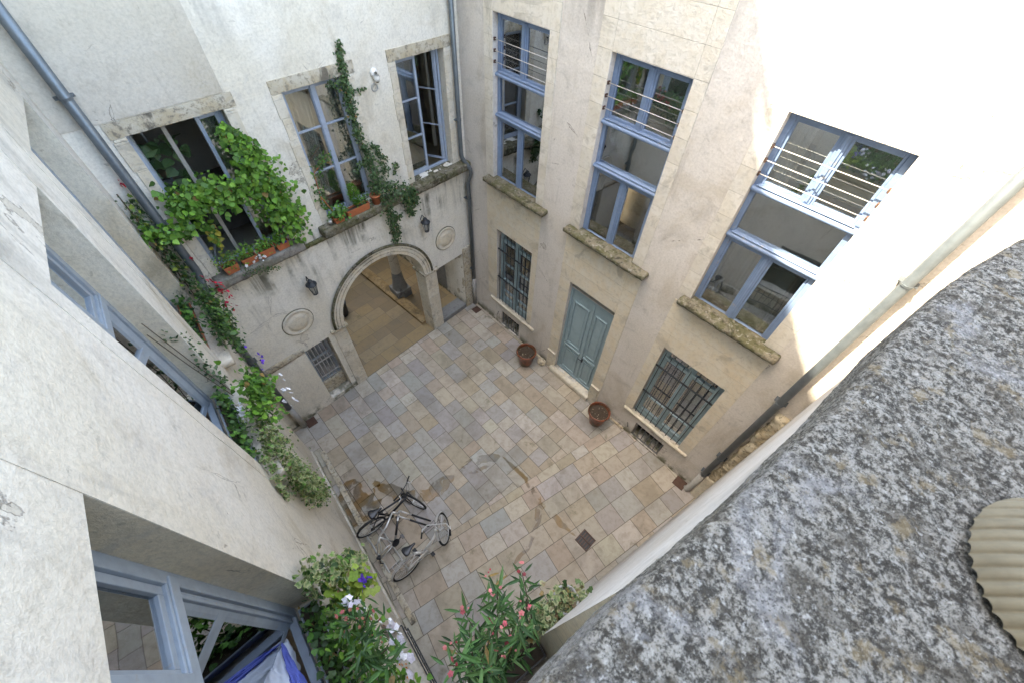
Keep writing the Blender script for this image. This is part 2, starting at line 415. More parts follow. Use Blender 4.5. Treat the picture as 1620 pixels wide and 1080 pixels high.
def pane(W, s0, s1, z0, z1, n, parent):
    return MB().wb(W, s0, s1, z0, z1, n - .003, n + .003).obj('pane', 'glass', parent)

# =============================================================== B : tall-window house
hb = thing('house', (4, .4, 0), 'pale pink plastered house with three double height windows and a blue double door', 'building')
BW = [(1.05, 2.46), (3.73, 5.09), (6.37, 7.73)]
holesB = [(a, b, 4.83, 8.08, .20, 0) for a, b in BW] + [(1.18, 2.49, .90, 3.59, .22, 0), (6.36, 7.72, .91, 3.57, .22, 0),
    (3.78, 5.09, .20, 3.56, .2, 0), (1.40, 2.21, .05, .66, .35, 0), (6.62, 7.45, .05, .68, .35, 0)]
m = facade(WB, -.4, 8.85, 11.5, holesB)
for h in holesB[:6]: collar(m, WB, h[0], h[1], h[2], h[3], .5, -h[4] + .0)
m.obj('wall', 'plaster_pink', hb, recalc=False)
m = MB(); room(WB, .2, 9.5, .0, 3.9, -.24, -4.).obj('room', 'interior', hb, recalc=False)
room(WB, .2, 9.5, 4.3, 6.38, -.24, -4.).obj('room', 'interior', hb, recalc=False)
room(WB, .2, 9.5, 6.39, 9.0, -.24, -4.).obj('room', 'interior', hb, recalc=False)
# flat stone surrounds, 6 mm proud, with their block joints
def surround(W, s0, s1, z0, z1, hole, n=.008, name='surround', mat='limestone_smooth', parent=None):
    m = MB(); a, b, c, d = hole
    if a > s0: m.wb(W, s0, a - .001, z0, z1, -.01, n)
    if b < s1: m.wb(W, b + .001, s1, z0, z1, -.01, n)
    if d < z1: m.wb(W, a, b, d + .001, z1, -.01, n)
    if c > z0: m.wb(W, a, b, z0, c - .001, -.01, n)
    return m.obj(name, mat, parent, bevel=.004)
surround(WB, .80, 2.67, 4.99, 9.6, (1.05, 2.46, 4.99, 8.08), parent=hb)
surround(WB, 3.46, 5.31, 4.99, 9.8, (3.73, 5.09, 4.99, 8.08), parent=hb)
surround(WB, 6.13, 7.98, 4.99, 9.9, (6.37, 7.73, 4.99, 8.08), parent=hb)
surround(WB, .80, 2.67, 1.09, 4.80, (1.18, 2.49, 1.09, 3.59), mat='ashlar_warm', parent=hb)
surround(WB, 3.46, 5.40, .0, 4.80, (3.78, 5.09, .0, 3.56), mat='ashlar_warm', parent=hb, n=.012)
surround(WB, 6.13, 7.98, 1.05, 4.80, (6.36, 7.72, 1.05, 3.57), mat='ashlar_warm', parent=hb)
for x0, x1 in ((3.47, 3.74), (5.12, 5.36)):
    m = MB(); m.wb(WB, x0, x1, 0, .70, .0, .045); m.wb(WB, x0 - .01, x1 + .01, .66, .78, .0, .065); m.obj('door_plinth', 'limestone', hb, bevel=.008)
for x0, x1, zt in ((2.75, 3.42, .10), (5.45, 6.4, .08)): MB().rough(WB, x0, x1, -.05, zt, -.05, .05, .08, .012, 3, x0).obj('footing', 'rough_stone', hb, smooth=True)
for (a, b), sd in zip([(.86, 2.84), (3.45, 5.49), (6.22, 8.04)], (1., 6., 11.)):
    MB().rough(WB, a, b, 4.865, 4.975, -.15, .20, .03, .012, 9, sd, .02).obj('sill', 'sill_mossy', hb, smooth=True)
    MB().rough(WB, a + .06, b - .06, 4.80, 4.87, -.05, .11, .035, .012, 7, sd + 3, .02).obj('sill_moulding', 'sill_mossy', hb, smooth=True)
for a, b in ((.92, 2.82), (6.15, 8.0)):
    MB().rough(WB, a, b, .90, 1.01, -.06, .06, .05, .006, 4, a, .012).obj('sill', 'limestone', hb, smooth=True)

def tall_window(a, b, seed):
    W = WB; F = MB(); z0, z1 = 4.83, 8.08; n0, n1 = -.19, -.115
    F.wb(W, a, a + .075, z0, z1, n0, n1); F.wb(W, b - .075, b, z0, z1, n0, n1)
    F.wb(W, a + .075, b - .075, z1 - .06, z1, n0, n1); F.wb(W, a + .075, b - .075, z0, z0 + .09, n0, n1 + .02)
    c = (a + b) / 2
    for x0, x1 in ((a + .075, c - .05), (c + .05, b - .075)):       # sashes, lower storey
        F.wb(W, x0, x0 + .035, z0 + .09, 6.28, n0 + .01, n1 - .015); F.wb(W, x1 - .035, x1, z0 + .09, 6.28, n0 + .01, n1 - .015)
        F.wb(W, x0 + .035, x1 - .035, z0 + .09, z0 + .15, n0 + .01, n1 - .015); F.wb(W, x0 + .035, x1 - .035, 6.22, 6.28, n0 + .01, n1 - .015)
        F.wb(W, x0, x0 + .035, 7.15, 8.02, n0 + .01, n1 - .015); F.wb(W, x1 - .035, x1, 7.15, 8.02, n0 + .01, n1 - .015)
        F.wb(W, x0 + .035, x1 - .035, 7.15, 7.20, n0 + .01, n1 - .015); F.wb(W, x0 + .035, x1 - .035, 7.97, 8.02, n0 + .01, n1 - .015)
    F.wb(W, c - .05, c + .05, z0 + .09, 6.28, n0, n1); F.wb(W, c - .02, c + .02, z0 + .09, 6.28, n1, n1 + .015)
    F.wb(W, c - .05, c + .05, 7.15, 8.02, n0, n1); F.wb(W, c - .02, c + .02, 7.15, 8.02, n1, n1 + .015)
    f = F.obj('window', 'blue_paint', hb, bevel=.006)
    for z in (6.34, 7.09):
        m = MB().wb(W, a - .0, b + .0, z - .048, z + .045, n0, -.09); m.tube([W.P(a + .0, z, -.085), W.P(b - .0, z, -.085)], .038, 12)
        m.wb(W, a + .05, b - .05, z + .05, z + .065, n0, -.06)
        m.obj('transom', 'blue_paint', f, bevel=.01)
    for x0, x1 in ((a + .11, c - .085), (c + .085, b - .11)):
        pane(W, x0, x1, z0 + .15, 6.22, -.155, f); pane(W, x0, x1, 7.20, 7.97, -.155, f)
    pane(W, a + .075, b - .075, 6.39, 7.035, -.15, f)
    for z in (7.31, 7.49, 7.67):
        m = MB().tube([W.P(a - .01, z, -.035), W.P(b + .01, z, -.035)], .0065, 8)
        m.obj('guard_bar', 'white_metal', f, smooth=True)
        for s_ in (a + .012, b - .012): MB().wb(W, s_ - .012, s_ + .012, z - .025, z + .025, -.06, -.012).obj('bar_bracket', 'rust', f)
    return f
wbs = [tall_window(a, b, i) for i, (a, b) in enumerate(BW)]
for (a, b), f, sd in zip(BW, wbs, (0, 2, 5)):
    c = (a + b) / 2
    curtain(WB, a + .02, c + .02, 4.5, 6.3, -.245, f, k=6, seed=sd, amp=.03)
    curtain(WB, b - .24, b - .02, 4.5, 6.3, -.26, f, k=3, seed=sd + 2)
    curtain(WB, a + .02, a + .34, 6.45, 8.2, -.26, f, k=3, seed=sd + 1)
    MB().wb(WB, a - .1, b + .1, 6.40, 7.05, -.25, -.23).obj('pale_backing', 'curtain', f)  # pale sheet added behind the middle pane to brighten the glass
    MB().wb(WB, a + .3, b + .1, 7.0, 8.6, -.95, -.90).obj('grey_backing', 'green_grey', f)  # grey-green sheets added inside the room to lighten the panes
    MB().wb(WB, c - .1, b + .3, 4.4, 6.3, -.95, -.90).obj('grey_backing', 'green_grey', f)
# small wall lamp glimpsed / furniture behind lower panes
for (a, b), f in zip(BW, wbs):
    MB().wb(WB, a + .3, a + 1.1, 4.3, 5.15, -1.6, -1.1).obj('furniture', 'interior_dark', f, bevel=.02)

# grilled ground-floor windows and cellar vents
def low_window(a, b, z0, z1, zbars, rows, n_bars, open_gap=False):
    W = WB; F = MB(); n0, n1 = -.21, -.15; c = (a + b) / 2
    F.wb(W, a, a + .07, z0 + .03, z1, n0, n1); F.wb(W, b - .07, b, z0 + .03, z1, n0, n1); F.wb(W, a, b, z1 - .05, z1 - .001, n0 - .001, n1 - .001)
    F.wb(W, a, b, z0 + .0, z0 + .10, n0 - .001, n1 + .02)
    for x0, x1 in ((a + .07, c - .005), (c + .005, b - .07)):
        F.wb(W, x0, x0 + .07, z0 + .1, z1 - .05, n0 + .01, n1 + .01); F.wb(W, x1 - .07, x1, z0 + .1, z1 - .05, n0 + .01, n1 + .01)
        F.wb(W, x0 + .07, x1 - .07, z0 + .1, z0 + .22, n0 + .012, n1 + .012)
        for z in rows: F.wb(W, x0 + .07, x1 - .07, z - .02, z + .02, n0 + .015, n1 + .005)
        F.wb(W, x0 + .07, x1 - .07, z1 - .11, z1 - .05, n0 + .012, n1 + .012)
    F.wb(W, a + .05, b - .05, z1 - .42, z1 - .34, n0, n1 + .02)
    F.wb(W, c - .03, c + .03, z0 + .1, z1 - .05, n1 + .01, n1 + .03)
    f = F.obj('window', 'door_paint', hb, bevel=.005)
    for x0, x1 in ((a + .14, c - .075), (c + .075, b - .14)): pane(W, x0, x1, z0 + .22, z1 - .11, -.18, f)
    G = MB()
    for i in range(n_bars):
        s_ = a + .08 + (b - a - .16) * i / (n_bars - 1)
        G.tube([W.P(s_, z0 + .0, -.04), W.P(s_, z1 - .2, -.04), W.P(s_, z1 - .12, -.04)], [.010, .010, .002], 6)
    for z in zbars: G.wb(W, a - .07, b + .07, z - .010, z + .010, -.055, -.022)
    g = G.obj('grille', 'iron', f)
    return f
f1 = low_window(1.18, 2.49, .92, 3.59, (2.95, 1.95), (2.45, 1.85, 1.4), 9)
curtain(WB, 1.22, 1.75, 1.0, 3.5, -.30, f1, 'curtain_tan', k=6, seed=1)
f2 = low_window(6.36, 7.72, .93, 3.57, (2.95, 1.95), (1.7,), 9)
curtain(WB, 6.38, 7.0, 1.6, 3.4, -.30, f2, 'curtain_tan', k=6, seed=1)
for a, b, z1 in ((1.40, 2.21, .66), (6.62, 7.45, .68)):
    m = MB()
    for i in range(7): m.wb(WB, a + .03 + (b - a - .075) * i / 6, a + .045 + (b - a - .075) * i / 6 + .008, .05, z1, -.06, -.04)
    m.wb(WB, a - .001, b + .001, .052, .072, -.065, -.035)
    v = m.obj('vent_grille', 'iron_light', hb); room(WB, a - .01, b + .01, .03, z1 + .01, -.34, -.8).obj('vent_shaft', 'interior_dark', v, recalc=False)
m = MB().tube([WB.P(1.25, .50, -.0), WB.P(1.33, .49, .10)], .012, 6); m.tube([WB.P(6.42, .42, 0), WB.P(6.50, .41, .10)], .012, 6); m.obj('iron_stub', 'iron', hb)
# the door
D = MB(); n0, n1 = -.20, -.10; a, b = 3.78, 5.09; c = 4.50
D.wb(WB, a, a + .06, .20, 3.38, n0, n1 + .01); D.wb(WB, b - .06, b, .20, 3.38, n0, n1 + .01); D.wb(WB, a + .06, b - .06, 3.30, 3.38, n0, n1 + .01)
leafs = ((a + .06, c - .004), (c + .004, b - .06))
for x0, x1 in leafs: D.wb(WB, x0, x1, .21, 3.297, n0, n1 - .02)
D.wb(WB, c - .045, c + .03, .22, 3.28, n1 - .02, n1 + .005)
dr = D.obj('door', 'door_paint', hb, bevel=.005)
for x0, x1 in leafs:
    for z0, z1 in ((.36, 1.22), (1.44, 2.98)):
        m = MB(); q0, q1 = x0 + .09, x1 - .09
        for (p, r_, s_, t_) in ((q0, q1, z0, z0 + .04), (q0, q1, z1 - .04, z1), (q0, q0 + .04, z0 + .04, z1 - .04), (q1 - .04, q1, z0 + .04, z1 - .04)):
            m.wb(WB, p, r_, s_, t_, n1 - .021, n1 + .012)
        m.wb(WB, q0 + .09, q1 - .09, z0 + .09, z1 - .09, n1 - .021, n1 - .008)
        m.obj('panel_moulding', 'door_paint', dr, bevel=.010)
    MB().wb(WB, x0 + .02, x1 - .02, .215, .30, n1 - .02, n1 + .02).obj('weather_bar', 'door_paint', dr, bevel=.008)
    MB().wb(WB, x0 + .06, x1 - .06, 1.285, 1.365, n1 - .02, n1 + .025).obj('lock_rail', 'door_paint', dr, bevel=.01)
MB().wb(WB, a, b, 3.38, 3.40, n0, n1 + .04).obj('drip_edge', 'white_metal', dr)
m = MB().wb(WB, 4.535, 4.575, 1.10, 1.32, n1 - .02, n1 + .008); m.tube([WB.P(4.555, 1.22, n1), WB.P(4.555, 1.22, n1 + .06), WB.P(4.46, 1.22, n1 + .065)], .010, 8)
m.obj('handle', 'iron', dr)
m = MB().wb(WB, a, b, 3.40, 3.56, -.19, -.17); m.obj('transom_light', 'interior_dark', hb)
pane(WB, a, b, 3.41, 3.555, -.16, dr)
MB().rough(WB, 3.66, 5.16, -.04, .20, -.25, .13, .05, .010, 4, 3., .02).obj('door_step', 'limestone', hb, smooth=True)

# =============================================================== A : arcaded house
ha = thing('house', (-2, -3, 0), 'cream plastered house with a wide stone arch into a porch and flower filled windows above', 'building')
AW = [(4.65, 5.91), (2.62, 3.75), (.42, 1.57)]
CS, RI, RO, ZS = 3.045, 1.265, 1.50, 2.36
holesA = [(a, b, 5.02, 7.38, .24, .03) for a, b in AW] + [(.36, 1.38, -.02, 2.25, .45, 0), (4.78, 5.41, .12, 2.24, .34, 0)]
arch_hole = (CS - RI, CS + RI, -.02, ZS + RI, .0, 0)
m = facade(WA, -.3, 6.9, 11.5, holesA + [arch_hole])
# spandrels of the arch
K = 24
for k in range(K):
    t0, t1 = math.pi * k / K, math.pi * (k + 1) / K
    p0 = (CS + RI * math.cos(t0), ZS + RI * math.sin(t0)); p1 = (CS + RI * math.cos(t1), ZS + RI * math.sin(t1))
    m.add([WA.P(*p0), WA.P(*p1), WA.P(p1[0], ZS + RI), WA.P(p0[0], ZS + RI)], [(0, 1, 2, 3)])
for h in holesA[:3]: collar(m, WA, h[0], h[1], h[2], h[3], .5, -.24)
m.obj('wall', 'plaster_cream', ha, recalc=False)
MB().wb(WA, 4.545, 6.9, 7.58, 11.45, -.01, .012).obj('plaster_coat', 'plaster_pale', ha, bevel=.006)
room(WA, -.5, 7.2, 4.5, 7.9, -.26, -2.65).obj('room', 'interior', ha, recalc=False)
# moulded arch ring of voussoirs, imposts, piers
KV = 15
for k in range(KV):
    t0, t1 = math.pi * (k + .012) / KV, math.pi * (k + .988) / KV; pr = []
    for r_ in (RI - .012, RO):
        ts = [t0 + (t1 - t0) * i / 4 for i in range(5)]
        if r_ == RO: ts = ts[::-1]
        pr += [(CS + r_ * math.cos(t), ZS + r_ * math.sin(t)) for t in ts]
    MB().prism(WA, pr, -.42, .055).obj('voussoir', 'ashlar_warm', ha, bevel=.006)
for r_, n_, rr, mt in ((RO + .015, .055, .034, 'sill_mossy'), (RO - .07, .06, .012, 'limestone_dirty'), (RI + .08, .06, .010, 'limestone_dirty')):
    MB().tube([WA.P(CS + r_ * math.cos(t), ZS + r_ * math.sin(t), n_) for t in [math.pi * i / 40 for i in range(41)]], rr, 8).obj('archivolt', mt, ha, smooth=True)
for s0, s1 in ((CS - RI - .40, CS - RI), (CS + RI, CS + RI + .33)):
    MB().rough(WA, s0, s1, -.05, ZS - .11, -.42, .035, .12, .006, 3, s0, .006).obj('pier', 'limestone', ha, smooth=False)
    m = MB().wb(WA, s0 - .03, s1 + .03, ZS - .10, ZS - .05, -.44, .06); m.wb(WA, s0 - .055, s1 + .055, ZS - .05, ZS + .02, -.46, .09)
    m.obj('impost', 'limestone_dirty', ha, bevel=.012)
MB().rough(WA, -.02, .36, -.05, 2.42, -.45, .05, .1, .010, 3, 8., .01).obj('corner_pier', 'limestone_dirty', ha)
# mossy ledge and sills
MB().rough(WA, .05, 6.43, 4.72, 4.80, -.02, .07, .06, .012, 6, 9., .01).obj('ledge', 'moss_band', ha, smooth=True)
for a, b, sd, mt in ((4.45, 6.08, 3., 'sill_grey'), (1.98, 4.02, 5., 'sill_mossy'), (.04, 1.76, 7., 'sill_mossy')):
    MB().rough(WA, a, b, 4.83, 5.02, -.24, .235, .04, .010, 6, sd, .012).obj('sill', mt, ha, smooth=True)
# window surrounds with block quoins
for i, (a, b) in enumerate(AW):
    lo = 7.38; zt = 7.575
    MB().rough(WA, a - .20, b + .17, lo, zt, -.02, .022, .09, .006, 4, a, .008).obj('lintel', 'limestone_dirty', ha, smooth=False)
    m = MB(); z = 5.02; k = 0
    while z < lo - .02:
        h = min(lo - .003 - z, random.uniform(.34, .52)); e = .17 if k % 2 else .15
        MB().wb(WA, a - e, a - .001, z, z + h - .004, -.02, .014 + random.uniform(0, .004)).obj('jamb_stone', 'limestone', ha, bevel=.006)
        MB().wb(WA, b + .001, b + e, z, z + h - .004, -.02, .014 + random.uniform(0, .004)).obj('jamb_stone', 'limestone', ha, bevel=.006)
        z += h; k += 1
# lower left panel with its little ledge
MB().wb(WA, 5.42, 6.47, -.03, 2.22, -.02, .012).obj('render_patch', 'plaster_cream', ha, bevel=.005)
MB().rough(WA, 5.41, 6.40, 2.225, 2.41, -.03, .035, .06, .008, 5, 1., .01).obj('ledge', 'limestone_dirty', ha, smooth=True)
for s_, z_ in ((5.21, 3.13), (.90, 3.09)):           # round medallions
    m = MB(); ax = WA.n; c0 = WA.P(s_, z_, 0)
    m.lathe([(.335, -.01), (.335, .02), (.315, .035), (.285, .03), (.27, .012), (.22, .012), (.20, .035), (.15, .045), (.0, .05)], c0, 48, ax)
    m.obj('medallion', 'limestone' if s_ > 3 else 'ashlar_warm', ha, smooth=True)
    MB().tube([c0 + WA.u * (.338 * math.cos(t / 40 * 6.2832)) + Vector((0, 0, .338 * math.sin(t / 40 * 6.2832))) for t in range(40)], .016, 6, closed=True).obj('medallion_rim', 'sill_mossy', ha, smooth=True)

def frame(F, W, a, b, z0, z1, n0, n1, t=.06):
    F.wb(W, a, a + t, z0, z1, n0, n1); F.wb(W, b - t, b, z0, z1, n0, n1); F.wb(W, a + t, b - t, z1 - t, z1, n0, n1); F.wb(W, a + t, b - t, z0, z0 + t, n0, n1)
class Leaf:      # a wall-like frame for an opened sash, hinged at s=h, turned by ang into the room
    def __init__(s, W, h, n, ang, sgn): s.W, s.h, s.nn, s.a, s.g = W, h, n, ang, sgn
    def P(s, u, z, n=0.):
        x = u * math.cos(s.a) - n * math.sin(s.a); y = -u * math.sin(s.a) - n * math.cos(s.a) * -1
        return s.W.P(s.h + s.g * x, z, s.nn + y)
def sash(W, a, b, z0, z1, n, rows, parent, mat, t=.055, dd=.04):
    F = MB(); frame(F, W, a, b, z0, z1, n - dd / 2, n + dd / 2, t)
    for z in rows: F.wb(W, a + t, b - t, z - .016, z + .016, n - dd / 2 + .005, n + dd / 2 - .005)
    o = F.obj('sash', mat, parent, bevel=.005); pane(W, a + t, b - t, z0 + t, z1 - t, n - .008, o); return o
# A2: closed two leaf window with white curtains
def case_a(a, b, name='window'):
    F = MB(); frame(F, WA, a, b, 5.03, 7.37, -.24, -.17, .045); return F.obj(name, 'blue_pale', ha, bevel=.005)
a, b = AW[1]; f = case_a(a, b); c = 3.165
sash(WA, a + .045, c - .002, 5.075, 7.325, -.195, (6.66, 5.92), f, 'blue_pale'); sash(WA, c + .002, b - .045, 5.075, 7.325, -.195, (6.66, 5.92), f, 'blue_pale')
MB().wb(WA, c - .045, c + .045, 5.08, 7.32, -.175, -.15).obj('astragal', 'blue_pale', f, bevel=.008)
curtain(WA, a + .06, a + .60, 5.1, 7.4, -.34, f, k=6, gather=.55, seed=2); curtain(WA, b - .05, b - .55, 5.1, 7.4, -.34, f, k=6, gather=.45, seed=4)
# A3: left leaf closed, right leaf swung in
a, b = AW[2]; f = case_a(a, b); c = 1.0
sash(WA, c, b - .045, 5.075, 7.325, -.195, (6.59, 5.86), f, 'blue_pale')
lf = Leaf(WA, a + .05, -.22, R(62), 1); o = sash(lf, 0, c - a - .06, 5.075, 7.325, 0, (6.59, 5.86), f, 'blue_pale')
curtain(WA, b - .05, b - .45, 5.1, 7.4, -.36, f, k=4, seed=4)
MB().wb(WA, .2, 1.9, 5.0, 7.8, -1.6, -1.5).obj('inner_wall', 'curtain_tan', f)
# A1: right part glazed, left leaf open, dark kitchen
a, b = AW[0]; f = case_a(a, b)
sash(WA, a + .045, 5.02, 5.075, 7.325, -.195, (6.3,), f, 'blue_pale'); curtain(WA, a + .05, 5.0, 5.1, 7.4, -.34, f, k=4, seed=3)
lf = Leaf(WA, b - .05, -.22, R(70), -1); sash(lf, 0, .62, 5.075, 7.325, 0, (6.3,), f, 'grey_blue_paint')
MB().wb(WA, 5.40, 5.46, 5.05, 7.34, -.30, -.27).obj('mullion', 'cast_iron_grey', f, bevel=.004)
MB().wb(WA, 4.7, 6.0, 5.0, 5.9, -1.7, -1.1).obj('kitchen_counter', 'interior_dark', f, bevel=.01)
m = MB().lathe([(.0, 0), (.12, .0), (.14, .02), (.14, .10), (.12, .11), (.11, .03), (0, .03)], WA.P(5.15, 5.9, -1.3), 20); m.obj('cooking_pot', 'silver', f, smooth=True)
# grilled window beside the arch
m = MB(); W = WA; a, b = 4.79, 5.40
frame(m, W, a, b, .62, 2.2, -.33, -.27, .06); m.wb(W, a + .06, b - .06, 1.50, 1.54, -.32, -.28)
f = m.obj('window', 'grey_blue_paint', ha, bevel=.004); pane(W, a + .06, b - .06, .68, 2.14, -.30, f)
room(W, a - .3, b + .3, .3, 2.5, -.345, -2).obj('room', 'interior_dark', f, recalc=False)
MB().rough(W, a - .01, b + .01, .08, .60, -.36, -.24, .06, .006, 4, 2, .01).obj('window_ledge', 'limestone_dirty', f, smooth=True)
m = MB()
for i in range(6):
    s_ = a + .06 + i * (b - a - .12) / 5; m.tube([W.P(s_, 2.2, -.12), W.P(s_, .95, -.12), W.P(s_, .82, -.12)], .009, 6)
for z in (2.14, 1.52, .98): m.wb(W, a - .01, b + .01, z - .01, z + .01, -.135, -.105)
m.obj('grille', 'cast_iron_grey', f)
# porch
m = MB(); X0 = -4.3
def q4(m_, *p): m_.add([Vector(v) for v in p], [(0, 1, 2, 3)])
def AP(s_, z, d): return tuple(WA.P(s_, z, d))
q4(m, AP(-.3, 0, -4.4), AP(7, 0, -4.4), AP(7, 4.3, -4.4), AP(-.3, 4.3, -4.4))
q4(m, AP(.30, 0, -.4), AP(.30, 0, -4.4), AP(.30, 4.3, -4.4), AP(.30, 4.3, -.4))
q4(m, AP(4.75, 0, -.35), AP(4.75, 0, -4.4), AP(4.75, 4.3, -4.4), AP(4.75, 4.3, -.35))
q4(m, AP(-.3, 4.3, -.0), AP(7, 4.3, -.0), AP(7, 4.3, -2.7), AP(-.3, 4.3, -2.7))  # ceiling cut short; the added gap behind lets skylight onto the porch floor
q4(m, AP(-.3, 4.3, -2.7), AP(7, 4.3, -2.7), AP(7, 7.95, -2.7), AP(-.3, 7.95, -2.7))
m.obj('porch', 'plaster_cream', ha, recalc=False)
MB().wb(WA, .31, .33, 0.15, 2.1, -1.9, -1.0).obj('porch_door', 'grey_stone', ha)
MB().wb(WA, 1.4, 2.1, 0.0, 2.1, -4.37, -4.33).obj('back_door', 'interior_dark', ha)
# kerb strip and column
MB().rough(WA, 1.60, 1.92, -.04, .12, -4.3, -.40, .10, .006, 3, 4., .012).obj('kerb', 'ochre_slab', ha)
q = Vector((-1.92, -1.66, 0)); m = MB()
m.box(-.27, .27, -.27, .27, 0, .34, Matrix.Translation(q)); m.lathe([(.26, .34), (.24, .40), (.19, .66), (.165, .98), (.16, 1.0)], q, 28)
m.obj('column_base', 'grey_stone', ha, bevel=.015)
MB().lathe([(.150, 1.0), (.152, 1.04), (.145, 2.2), (.135, 3.5), (.17, 3.55), (.20, 3.7), (.20, 4.3)], q, 28).obj('column', 'plaster_pale', ha, smooth=True)
# raised blue-grey threshold slab at the side passage
MB().rough(WA, .37, 1.37, -.05, .15, -.42, .02, .1, .004, 3, 1., .01).obj('threshold', 'grey_stone', ha)

# =============================================================== L : left house
def topL(s_):  # unseen skyline, outline shaped to cast the slanting shadow on the pink wall
    pts = [(-2, 25.9), (.40, 23.4), (1.5, 21.9), (2.1, 20.9), (3.75, 19.05), (4.4, 18.85), (5.5, 17.2), (7, 15.4), (13, 15.4)]
    for (a0, z0), (a1, z1) in zip(pts, pts[1:]):
        if s_ <= a1: return z0 + (z1 - z0) * max(0, s_ - a0) / (a1 - a0)
    return 19.
hl = thing('house', (4, -7.4, 0), 'pale cream house wall on the left with three deep set casement windows trailing ivy', 'building')
LW = [(.87, 2.30), (3.04, 4.48), (6.16, 7.62)]
holesL = [(a, b, 4.92, 8.10, .27, .04) for a, b in LW] + [(6.27, 7.5, .9, 2.43, .3, .02), (.52, 1.58, -.02, 2.55, .6, 0),
          (.40, .401, 3, 3.001, 0, 0), (1.5, 1.501, 3, 3.001, 0, 0), (2.1, 2.101, 3, 3.001, 0, 0), (3.75, 3.751, 3, 3.001, 0, 0), (4.6, 4.601, 3, 3.001, 0, 0), (5.5, 5.501, 3, 3.001, 0, 0), (7., 7.001, 3, 3.001, 0, 0)]
m = facade(WL, -11., 12., topL, holesL)  # added run beyond the corner, out of view, blocks sun from the porch
for h in holesL[:3]: collar(m, WL, h[0] - .04, h[1] + .04, h[2], h[3], .5, -.27)
m.obj('wall', 'plaster_left', hl, recalc=False)
for h in holesL[:3]:
    f_ = [WL.P(h[0] + .002, z, n_) for z in (h[2], h[3]) for n_ in (-.001, -.27)]
    m = MB().add([WL.P(h[0] + .002, h[2], -.001), WL.P(h[0] - .038, h[2], -.27), WL.P(h[0] - .038, h[3], -.27), WL.P(h[0] + .002, h[3], -.001)], [(0, 1, 2, 3)]); m.obj('reveal', 'reveal_tan', hl, recalc=False)
room(WL, .2, 9, 4.2, 8.7, -.30, -3.5).obj('room', 'interior', hl, recalc=False)
room(WL, .3, 1.9, -.05, 2.7, -.6, -.9).obj('passage', 'ashlar_warm', hl, recalc=False)
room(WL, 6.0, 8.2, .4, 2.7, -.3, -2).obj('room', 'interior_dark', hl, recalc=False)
# roof slope added behind the shadow-shaping top edge, all out of view
m = MB()
for s0, s1 in ((-2.5, .40), (.40, 1.5), (1.5, 2.1), (2.1, 3.75), (3.75, 5.5), (5.5, 7.), (7., 12)):
    m.add([WL.P(s0, topL(s0), .25), WL.P(s1, topL(s1), .25), WL.P(s1, topL(s1) - 3.5, -9), WL.P(s0, topL(s0) - 3.5, -9)], [(0, 1, 2, 3)])
m.obj('unseen_roof', 'roof_tile', hl, recalc=False)
m = MB().tube([WL.P(-.6, topL(-.6) + .52, 0), WL.P(2.0, topL(2.0) + .55, 0)], .07, 8); m.obj('shadow_rail', 'zinc', hl)  # added bar out of view, there only to cast a thin shadow strip
# stained bands framing the left windows
for a, b in LW:
    for x0, x1 in ((a - .20, a - .0015), (b + .0015, b + .20)):
        m = MB(); k = 40; vs = []; fs = []
        for q_ in range(k + 1):
            z = 4.95 + (10.5 - 4.95) * q_ / k; w_ = .022 * noise.noise(Vector((x0 * 3, z * 2.2, 0)))
            e0, e1 = (x0 + w_, x1) if x1 < a else (x0, x1 + w_)
            vs += [WL.P(e0, z, .0), WL.P(e0, z, .004), WL.P(e1, z, .004), WL.P(e1, z, .0)]
        for q_ in range(k):
            o4 = q_ * 4; fs += [(o4 + t_, o4 + t_ + 1, o4 + t_ + 5, o4 + t_ + 4) for t_ in range(3)]
        m.add(vs, fs); m.obj('surround', 'plaster_band', hl)
    MB().rough(WL, a - .12, b + .12, 4.80, 4.94, -.27, .16, .06, .008, 5, a, .012).obj('sill', 'limestone', hl, smooth=True)
MB().rough(WL, 1.6, 6.2, -.05, .30, -.02, .045, .12, .010, 3, 4., .01).obj('plinth', 'plaster_left', hl)
MB().rough(WL, 6.1, 7.7, .74, .90, -.3, .10, .06, .006, 4, 4., .01).obj('sill', 'limestone', hl, smooth=True)

def casement_l(a, b, tilt):
    W = WL; F = MB(); n0, n1 = -.34, -.26; z0, z1 = 4.95, 8.10
    F.wb(W, a - .04, a + .055, z0, z1, n0, n1); F.wb(W, b - .055, b + .04, z0, z1, n0, n1)
    F.wb(W, a + .055, b - .055, z1 - .07, z1, n0, n1); F.wb(W, a + .055, b - .055, z0, z0 + .07, n0, n1)
    F.wb(W, a + .055, a + .10, z0 + .07, 6.95, n0 + .01, n1 - .03)
    f = F.obj('window', 'grey_blue_paint', hl, bevel=.006)
    m = MB().wb(W, a + .0, b - .0, 6.955, 7.05, n0 - .02, n1 + .012); m.wb(W, a + .02, b - .02, 7.05, 7.07, n0, n1 + .0); m.obj('transom', 'grey_blue_paint', f, bevel=.008)
    c = a + .62; sash(W, a + .055, c, 7.06, z1 - .07, -.305, (), f, 'grey_blue_paint', .06); sash(W, c + .09, b - .055, 7.06, z1 - .07, -.305, (), f, 'grey_blue_paint', .06)
    MB().wb(W, c - .005, c + .095, 7.05, z1 - .06, n0, n1 + .02).obj('mullion', 'grey_blue_paint', f, bevel=.006)
    lf = Leaf(W, a + .08, -.30, tilt, 1); w_ = (b - a) - .42
    so_ = sash(lf, 0, w_, z0 + .09, 6.94, 0, (), f, 'grey_blue_paint', .085, .05); MB().wb(lf, .08, w_ - .08, 6.24, 6.36, -.04, .04).obj('glazing_bar', 'grey_blue_paint', f, bevel=.006)
    return f
c1 = casement_l(*LW[2], R(42)); c2 = casement_l(*LW[1], R(24)); c3 = casement_l(*LW[0], R(20))
